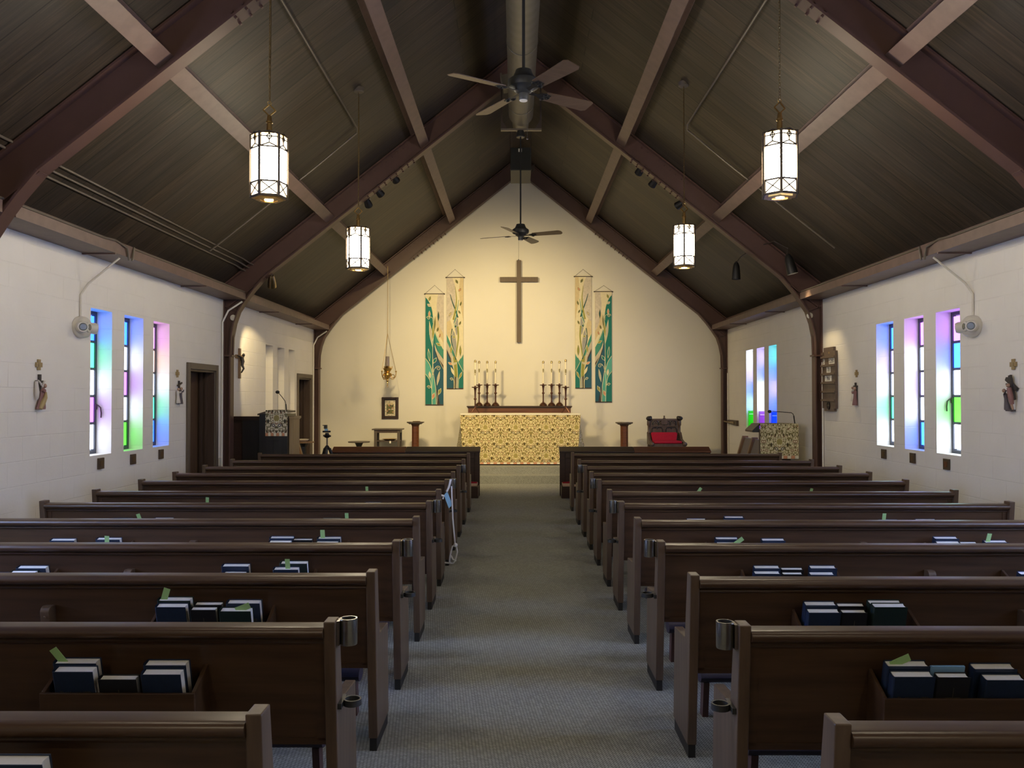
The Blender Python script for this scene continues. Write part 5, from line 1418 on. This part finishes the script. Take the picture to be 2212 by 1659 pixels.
# credence table with a brass plate on its shelf
Y0 = 17.75
pl, pr, pt = at_y(808, 930, Y0), at_y(863.5, 930, Y0), at_y(836, 926.5, Y0)
th = thing('credence_table', 'brown open credence table with a shelf under the framed picture', 'table', ((pl.x+pr.x)/2, Y0, ZC2)); h = pt.z - ZC2; hw = (pr.x-pl.x)/2; dp = .36
mb = MB(); mb.box(-hw-.045,hw+.045,-.03,dp+.03,h-.025,h); mb.build('table_top', M['grey_wood'], th, None, .004)
mb = MB(); 
for x0, x1, y0, y1 in ((-hw,hw,0,.025),(-hw,hw,dp-.025,dp),(-hw,-hw+.025,0,dp),(hw-.025,hw,0,dp)): mb.box(x0,x1,y0+.001,y1-.001,h-.085,h-.026)
mb.build('apron', M['carved'], th)
zs = at_y(836, 952, Y0).z - ZC2
mb = MB(); mb.box(-hw+.01,hw-.01,.01,dp-.01,zs-.02,zs); sh = mb.build('shelf', M['carved'], th)
for sx in (-1,1):
    for y0 in (0, dp-.055):
        mb = MB(); mb.box(sx*hw, sx*(hw-.055), y0, y0+.055, 0, h-.026); mb.build('leg', M['grey_wood'], th, None, .003)
th2 = thing('offering_plate', 'shallow brass plate lying on the credence table shelf', 'plate', ((pl.x+pr.x)/2+.03, Y0+.18, ZC2+zs))
mb = MB(); mb.lathe([(.09,.001),(.10,.004),(.165,.030),(.17,.034),(.16,.034),(.09,.012)], (0,0,0), 28); mb.build('plate', M['brass'], th2, 40)
th2 = thing('shelf_tag', 'small white tag taped to the credence table shelf edge', 'tag', ((pl.x+pr.x)/2+.07, Y0+.008, ZC2+zs-.055))
mb = MB(); mb.box(-.018,.018,0,.002,0,.05); mb.build('card', M['paper'], th2)

def pedestal(x0, x1, py_top, cx0, cx1, y, label, mat, tray):
    a, b_ = at_y(x0, py_top, y), at_y(x1, py_top, y); th = thing('flower_pedestal', label, 'pedestal', ((a.x+b_.x)/2, y+.15, ZC2)); h = a.z - ZC2; r = (b_.x-a.x)/2
    mb = MB(); mb.lathe([(r*.72,h-.05),(r*.80,h-.035),(r*.98,h-.022),(r,h-.012),(r,h)], (0,0,0), 8, 0, PI/8, 1.08, 1.08); mb.build('top_slab', M['grey_wood'], th)
    c = (at_y(cx1,py_top,y).x - at_y(cx0,py_top,y).x)/2
    mb = MB(); mb.lathe([(c*1.5,0.001),(c*1.5,.05),(c*1.08,.07),(c*1.08,h-.085),(c*1.3,h-.06),(c*1.35,h-.05)], (0,0,0), 8, 0, PI/8); mb.build('column', mat, th)
    mb = MB(); mb.lathe([(.075,h+.0005),(.085,h+.012),(.078,h+.012),(.07,h+.004)], (.02,0,0), 20); mb.build('saucer', M['linen'] if tray else M['brass'], th, 40)
pedestal(877.5, 914, 911.5, 889.5, 904.5, 17.65, 'octagonal reddish wooden flower pedestal left of the altar', M['redwood'], False)
pedestal(1332, 1368.5, 912.5, 1342, 1358, 17.65, 'octagonal dark red wooden flower pedestal right of the altar', M['redwood'], True)

# carved bishop's chair
Y0 = 17.55
pl, pr = at_y(1399.5, 905, Y0), at_y(1470.5, 905, Y0)
th = thing('carved_chair', 'carved high-backed gothic chair with crimson cushion right of the altar', 'chair', ((pl.x+pr.x)/2, Y0, ZC2)); hw = (pr.x-pl.x)/2
zz = lambda py: at_y(1435, py, Y0).z - ZC2
zt, zr = zz(905), zz(909)
mb = MB()
mb.box(-hw+.04,hw-.04,.02,.06,.30,zz(908.5)); mb.box(-hw+.03,hw-.03,.0,.07,zz(909),zz(904.5)); mb.box(-hw+.05,hw-.05,.008,.02,zz(921.5),zz(919.5))
mb.build('backrest', M['carved'], th, None, .003)
mb = MB()
for k in range(4):
    cx_ = -hw+.10 + (2*hw-.20)*(k+.5)/4; r = (2*hw-.22)/8
    pts = [(cx_ - r, .012, zz(918.5))] + [(cx_ + r*math.cos(t), .012, zz(914)+ (r*.95)*math.sin(t)) for t in [PI*(1-i/10) for i in range(11)]] + [(cx_ + r, .012, zz(918.5))]
    mb.tube(pts, .010, 6)
    mb.tube([(cx_ + r*.55*math.cos(t), .014, zz(916)+r*.5*math.sin(t)) for t in [PI*(1-i/8) for i in range(9)]], .006, 6)
for s in (-1,1):
    x0, x1 = s*.035, s*(hw-.085); z0, z1 = zz(937), zz(923.5)
    for a, b_ in (((x0,z0),(x0,z1-.03)),((x0,z1-.03),(x0+s*.03,z1)),((x0+s*.03,z1),(x1-s*.03,z1)),((x1-s*.03,z1),(x1,z1-.03)),((x1,z1-.03),(x1,z0))): mb.bar((a[0],.014,a[1]),(b_[0],.014,b_[1]),.016,.016,(0,1,0))
    mb.ball(((x0+x1)/2,.014,z1-.016), .014, .01, .018, 8)
mb.build('carving', M['black_wood'], th, 40)
mb = MB(); zc = zz(899); mb.prism([(-.055,-.005,zz(917)),(-.075,-.005,zz(912.5)),(-.012,-.005,zz(901.5)),(.012,-.005,zz(901.5)),(.075,-.005,zz(912.5)),(.055,-.005,zz(917))], (0,.03,0)); mb.ball((0,.01,zz(899.5)), .018, n=8); mb.build('finial', M['carved'], th, 40)
for s in (-1,1):
    mb = MB(); x = s*(hw-.025)
    mb.lathe([(.040,0.001),(.040,.10),(.028,.13),(.028,.42),(.042,.45),(.030,.48),(.030,zz(938)),(.045,zz(935)),(.026,zz(932)),(.026,zz(920.5)),(.040,zz(918)),(.040,zz(910)),(.034,zz(908))], (x,.03,0), 14); 
    mb.build('post', M['carved'], th, 40)
    mb = MB(); mb.ball((x+s*.0,.0,zz(904)), .065, .055, .052, 12); mb.ball((x+s*.025,-.02,zz(903.5)), .042, .04, .036, 10); mb.ball((x-s*.03,.0,zz(901.5)), .035, .035, .03, 10); mb.build('scroll_finial', M['black_wood'], th, 60)
    mb = MB(); xs = s*(hw+.015); mb.prism([(xs,.0,zz(934)),(xs,-.14,zz(948)),(xs,-.46,zz(954)),(xs,-.50,zz(960)),(xs,-.50,.40),(xs,.04,.40),(xs,.04,zz(934))], (-s*.05,0,0)); mb.ball((xs-s*.025,-.48,zz(957)), .05, .05, .045, 10); mb.build('arm', M['carved'], th, 60, .004)
    for y0 in (-.47,): mb = MB(); mb.box(s*(hw+.012), s*(hw-.05), y0, y0+.06, 0, .40); mb.build('leg', M['carved'], th, None, .004)
mb = MB(); mb.box(-hw+.03,hw-.03,-.48,.06,.37,.43); mb.build('seat', M['carved'], th, None, .005)
mb = MB()
x0 = at_y(1405,935,Y0).x - th.location.x; x1 = at_y(1462,935,Y0).x - th.location.x; z1 = zz(933.5)
mb.prism([(x0,-.03,z1-.02),(x0+.02,-.03,z1),(x1-.02,-.03,z1),(x1,-.03,z1-.03),(x1-.03,-.06,.436),(x0+.03,-.06,.436)], (0,-.05,0)); mb.build('back_cushion', M['crimson'], th, None, .015, 3)
mb = MB(); mb.box(-hw+.06,hw-.06,-.46,-.13,.432,.485); mb.build('seat_cushion', M['crimson'], th, None, .02, 3)

# communion rail: two panelled halves with kneeling cushions on the nave side
YRL = 14.10
def rail(x0, x1, s, seam_px, label):
    a, b_ = at_y(x0, 1000, YRL).x, at_y(x1, 1000, YRL).x
    th = thing('communion_rail', label, 'rail', (a, YRL, 0)); W = b_-a
    zt = at_y((x0+x1)/2, 965, YRL+.15).z; zf = at_y((x0+x1)/2, 974.5, YRL).z
    mb = MB(); mb.box(.01,W-.01,.03,.10,0.0,zf-.02)
    n = 4
    for k in range(n+1): x = .0 + (W-.10)*k/n; mb.box(x+.005, x+.095, .01, .03, .02, zf-.02)
    mb.box(.10,W-.10,.012,.03,zf-.12,zf-.02); mb.box(.10,W-.10,.012,.03,.02,.14)
    mb.build('panelled_front', M['dark_redwood'], th, None, .003)
    sm_ = at_y(seam_px, 970, YRL).x - a
    for u0, u1 in ((0, sm_-.003), (sm_+.003, W)):
        mb = MB(); mb.prism([(u0,-.02,zf-.025),(u0,-.02,zf),(u0,.15,zt),(u0,.18,zt),(u0,.18,zf-.025)], (u1-u0,0,0)); mb.build('sloped_top', M['redwood'] if (u1-u0 > 1.2) == (s < 0) and u0 == 0 or (s > 0 and u0 > 0) else M['dark_redwood'], th, None, .003)
    mb = MB(); mb.box(.02,W-.02,-.30,.0,0.0,.19); mb.build('kneeling_step', M['dark_redwood'], th, None, .004)
    k0 = 6; cw = (W-.06)/k0
    for k in range(k0):
        kx = .03 + cw*k
        t2 = thing('kneeling_cushion', '%s crimson kneeling cushion on the %s rail step, counted from the aisle' % (ORD[k if s > 0 else k0-1-k], 'left' if s < 0 else 'right'), 'cushion', (a+kx, YRL-.29, .191), 0, 'crimson kneeling cushions')
        mb = MB(); mb.box(.006,cw-.006,0,.27,0,.055); mb.build('cream_side', M['cushion_side'], t2, None, .016, 3)
        mb = MB(); q = [(.012+ (cw-.024)*i/6, .006+.258*j/4, .056+.022*math.sin(PI*i/6)*math.sin(PI*j/4)) for j in range(5) for i in range(7)]
        mb.add(q, [(j*7+i, j*7+i+1, (j+1)*7+i+1, (j+1)*7+i) for j in range(4) for i in range(6)]); mb.build('crimson_top', M['crimson'], t2, 60)
        mb = MB(); zc = .081
        for i in range(5): t = i*2*PI/5; mb.ball((cw/2 + .05*math.cos(t), .09+.03*math.sin(t), zc-.004), .022, .014, .004, 8)
        mb.build('stitched_motif', M['cushion_side'], t2)
rail(716.5, 1037, -1, 876, 'panelled dark communion rail with sloped top left of the altar opening')
rail(1208.5, 1536, 1, 1370, 'panelled dark communion rail with sloped top right of the altar opening')

# pulpit on the left
YP = 12.86
px_ = lambda x: at_y(x, 900, YP).x
xa, xb, xc, xd, xe = XL+.03, px_(520), px_(560), px_(621), px_(633.5)
zt = at_y(540, 899.5, YP+.05).z
th = thing('pulpit', 'dark panelled pulpit with a patterned fall, left of the chancel arch', 'pulpit', (xc, YP, 0)); ox = xc
mb = MB(); mb.box(xa-ox,xb-ox-.004,.12,.17,0,zt-.06); mb.build('side_panel', M['dark_redwood'], th, None, .003)
mb = MB(); mb.box(xb-ox,xc-ox+.02,.08,.13,0,zt-.05); mb.build('back_panel', M['black_wood'], th, None, .003)
mb = MB()
for k, (z0, z1, e) in enumerate(((.06,.04,.0),(.04,.02,.02),(.02,.0,.04))): mb.box(xa-ox,xc-ox+.02,.06-e,.20,zt-z0,zt-z1)
mb.build('cornice', M['dark_redwood'], th)
zc = at_y(590, 936, YP).z
mb = MB(); mb.box(0,xd-xc,0,.50,0.0,zc+.30); mb.build('desk_body', M['black_wood'], th, None, .003)
mb = MB(); w_ = xd-xc; cxm = px_(590)-ox
mb.box(cxm-.006,cxm+.006,-.006,.0,.04,zc); mb.box(px_(579)-ox,px_(603)-ox,-.010,.0,at_y(590,953,YP).z,at_y(590,950.5,YP).z); mb.build('cross_inlay', M['black'], th)
zl0, zl1 = at_y(556,894.5,YP).z, at_y(576,887.5,YP).z
mb = MB(); mb.prism([(px_(555)-ox,.02,zl0-.02),(px_(555)-ox,.02,zl0+.004),(px_(576)-ox,.02,zl1),(xd-ox,.02,zl1),(xd-ox,.02,zl1-.03)], (0,.45,0)); mb.build('book_rest', M['grey_wood'], th, None, .003)
mb = MB(); mb.box(xd-ox+.004,xe-ox-.02,.08,.46,0,zt-.05); mb.box(xd-ox+.004,xe-ox-.01,.07,.47,zt-.05,zt-.035); mb.box(xd-ox+.004,xe-ox,.06,.48,zt-.035,zt); mb.build('corner_post', M['tan'], th, None, .003)
x0, x1 = px_(574), px_(621.5); zt2, zb2 = at_y(597,886,YP).z, at_y(597,937,YP).z
def fall(name, label, x0, x1, y, zt, zb, mat, depth, tass):
    t2 = thing(name, label, 'cloth', ((x0+x1)/2, y, zt)); h = zt-zb; hw = (x1-x0)/2
    mb = fold_panel((-hw,0,0),(hw,0,0),(hw,0,-h),(-hw,0,-h), 20, 6, .006, 2, (0,-1,0)); mb.join(fold_panel((-hw,0,0),(-hw,depth,.0),(hw,depth,.0),(hw,0,0), 2, 2, 0, 1, (0,0,1))); mb.build('fall', mat, t2, 60)
    mb = MB(); n = tass
    for k in range(n): xk = -hw + 2*hw*k/n; mb.box(xk+.002, xk+2*hw/n-.002, -.010, -.003, -h-.035, -h+.012, k % 2)
    mb.build('fringe', [BM['rust'], M['linen']], t2)
fall('pulpit_fall', 'grey and cream patterned cloth hanging over the pulpit desk', x0, x1, YP-.012, zt2, zb2, M['tapestry_grey'], .40, 8)
def mic(label, y, base, pts, head):
    b0 = at_y(*base, y); th = thing('gooseneck_microphone', label, 'microphone', b0)
    q = [at_y(a, c, y) - b0 for a, c in pts]
    mb = MB(); mb.tube([(0,0,0), q[0]], .010, 8); mb.build('base', M['black'], th, 40)
    mb = MB(); mb.tube(q, .0055, 8); mb.build('neck', M['iron'], th, 40)
    c = at_y(*head, y) - b0; mb = MB(); mb.ball(c, .034, .026, .026, 12); mb.build('foam_head', M['black'], th, 60)
mic('black gooseneck microphone arching over the pulpit', YP+.15, (618.5,886), ((617.5,873),(615.5,866),(608,856),(602,849)), (599.5,847))

# lectern on the right
YLc = 13.2
x0, x1 = at_y(1642,950,YLc).x, at_y(1724.5,950,YLc).x; zt2, zb2 = at_y(1683,915.5,YLc).z, at_y(1683,986,YLc).z
th = thing('lectern', 'dark wooden lectern behind the right front pew, draped with cloth', 'lectern', ((x0+x1)/2, YLc, 0)); hw = (x1-x0)/2
mb = MB(); mb.box(-hw+.10,hw-.10,.06,.42,.05,zt2-.10); mb.build('body', M['dark_redwood'], th, None, .004)
mb = MB(); mb.box(-hw+.02,hw-.02,.02,.50,0,.05); mb.build('base', M['dark_redwood'], th, None, .004)
mb = MB(); xr = at_y(1626.5,933,YLc).x - th.location.x; zr0, zr1 = at_y(1626,934,YLc).z, at_y(1641,915.5,YLc).z
mb.box(-hw,hw,.005,.50,zt2-.03,zt2-.004); mb.prism([(xr,.03,zr0),(xr,.03,zr0+.03),(-hw-.001,.03,zr1),(-hw-.001,.03,zr0)], (0,.42,0)); mb.build('book_rest', M['black_wood'], th, None, .003)
fall('lectern_fall', 'cream and olive floral cloth hanging over the lectern', x0, x1, YLc-.012, zt2, zb2, M['tapestry_pale'], .45, 10)
mic('black boom microphone over the lectern', YLc+.2, (1717,915.5), ((1714.5,898),(1713,894),(1709,891.5),(1690,890),(1668,888.5)), (1662.5,889))

# three clergy stalls along the right wall, one on the left
def stall(name, label, x, sgn, ys, mat, pad):
    """backs against the wall side (sgn +1: right wall); ys: panel positions from far to near"""
    th = thing(name, label, 'seat', (x, ys[-1], 0))
    for y in ys:
        mb = MB(); yy = y - ys[-1]
        mb.prism([(sgn*.0,yy,.93),(-sgn*.10,yy,.93),(-sgn*.24,yy,.46),(-sgn*.62,yy,.44),(-sgn*.62,yy,.0),(-sgn*.05,yy,.0)], (0,.07,0)); mb.build('end_panel', mat, th, None, .004)
    for a, b_ in zip(ys[1:], ys[:-1]):
        y0, y1 = a - ys[-1] + .072, b_ - ys[-1] - .002
        mb = MB(); mb.prism([(-sgn*.02,y0,.90),(-sgn*.06,y0,.90),(-sgn*.20,y0,.45),(-sgn*.15,y0,.45)], (0,y1-y0,0)); mb.build('padded_back', pad, th, None, .004)
        mb = MB(); mb.box(-sgn*.10,-sgn*.60,y0,y1,.40,.45); mb.build('seat', mat, th, None, .004)
stall('clergy_stall', 'row of three brown stall seats with grey backs along the right chancel wall', XR-.18, 1, (16.02,15.38,14.74,14.10), M['oak'], M['grey_cloth'])
stall('clergy_stall', 'oak stall seat at the left chancel wall behind the pulpit', XL+.32, -1, (15.30,14.70), M['oak'], M['oak'])
p = at_y(654.5, 951, 15.9)
th = thing('font_pedestal', 'small dark pedestal with pale bowl before the left chancel door', 'pedestal', (p.x, 15.9, 0))
mb = MB(); mb.lathe([(.14,0),(.14,.04),(.07,.08),(.065,p.z-.12),(.10,p.z-.06)], (0,0,0), 8); mb.build('column', M['black_wood'], th)
mb = MB(); mb.lathe([(.10,p.z-.06),(.22,p.z-.045),(.22,p.z-.03),(.10,p.z-.028)], (0,0,0), 24); mb.build('shelf_disc', M['oak'], th, 40)
mb = MB(); mb.lathe([(.05,p.z-.028),(.09,p.z-.005),(.115,p.z+.02),(.10,p.z+.022),(.04,p.z-.01)], (0,0,0), 24); mb.build('bowl', M['linen'], th, 40)

# camera tripod in front of the rail
YT = 13.1
z = lambda py: at_y(706, py, YT).z
p = at_y(706.5, 960, YT)
th = thing('camera_tripod', 'black tripod holding a small camera, left of the front pews', 'tripod', (p.x, YT, 0))
mb = MB(); mb.tube([(0,0,z(968)-.25),(0,0,z(945))], .012, 8); mb.build('centre_column', M['conduit'], th, 40)
mb = MB(); mb.lathe([(.03,z(971)),(.05,z(968)),(.035,z(965)),(.018,z(962))], (0,0,0), 12); mb.build('shoulder', M['black'], th, 40)
for k in range(3):
    a = -PI/2 + k*2*PI/3; c_, s_ = math.cos(a), math.sin(a); mb = MB()
    mb.tube([(.04*c_,.04*s_,z(969)),(.19*c_,.19*s_,.45),(.31*c_,.31*s_,.004)], [.026,.022,.014], 8); mb.build('leg', M['black'], th, 40)
mb = MB(); mb.lathe([(.02,z(946)),(.045,z(944)),(.055,z(941)),(.03,z(938)),(.028,z(935))], (0,0,0), 14); mb.tube([(-.06,0,z(941)),(.06,0,z(942))], .014, 8); mb.lathe([(.062,z(934)),(.065,z(932)),(.062,z(930.5))], (-.008,0,0), 16); mb.build('ball_head', M['black'], th, 40)
mb = MB(); mb.box(-.035,.008,-.03,.03,z(930.5),z(926)); mb.build('clamp', M['sky_card'], th, None, .004)
mb = MB(); mb.box(-.045,.0,-.035,.035,z(926),z(919.5)); mb.box(-.065,.0,-.04,.04,z(919.5),z(918)); mb.build('camera_body', M['charcoal'], th, None, .004)

# white cord and blue card hung from a torch ring on the eighth left pew
YH = PEW[('left',7)][1] - .02
o0 = at_y(970, 1070, YH)
th = thing('corded_reservation_sign', 'sky blue card on a white cord hung from an aisle end of left pew', 'sign', o0)
P_ = lambda x, y, dy=0.0: at_y(x, y, YH+dy) - o0
mb = MB(); q = [P_(959,1069.5), P_(966,1061.5), P_(977.5,1090), P_(969.5,1098.5)]; mb.prism(q, (0,.003,0)); mb.build('card', M['sky_card'], th)
mb = MB(); mb.tube([P_(942,1060.5), P_(940.5,1063.5), P_(942.5,1066), P_(950,1069), P_(959,1071.5)], .010, 8); mb.tube([P_(973.5,1035.5), P_(972,1044), P_(968.5,1055), P_(965,1062)], .010, 8); mb.tube([P_(959.5,1070.5), P_(957.5,1074), P_(957,1078)], .007, 8)
mb.build('hook_arms', M['white_cord'], th, 50)
mb = MB(); mb.tube([P_(975.5,1050), P_(976,1070), P_(977,1092), P_(978,1120), P_(980.5,1150), P_(983,1176)], .008, 8)
mb.tube([P_(983,1177), P_(977.5,1180), P_(974,1192), P_(972,1204), P_(971,1213), P_(974,1217,.02), P_(980,1216.5,.02), P_(984,1208), P_(988,1192), P_(986,1181), P_(983.5,1177)], .008, 8)
mb.tube([P_(974,1200), P_(978,1208), P_(984.5,1211,.02), P_(978,1217,.02), P_(961,1215.5,.05)], .008, 8); mb.ball(P_(984,1177.5), .022, n=8)
mb.build('cord', M['white_cord'], th, 50)

# drop templates and data nobody uses
for me in list(bpy.data.meshes):
    if me.users == 0: bpy.data.meshes.remove(me)
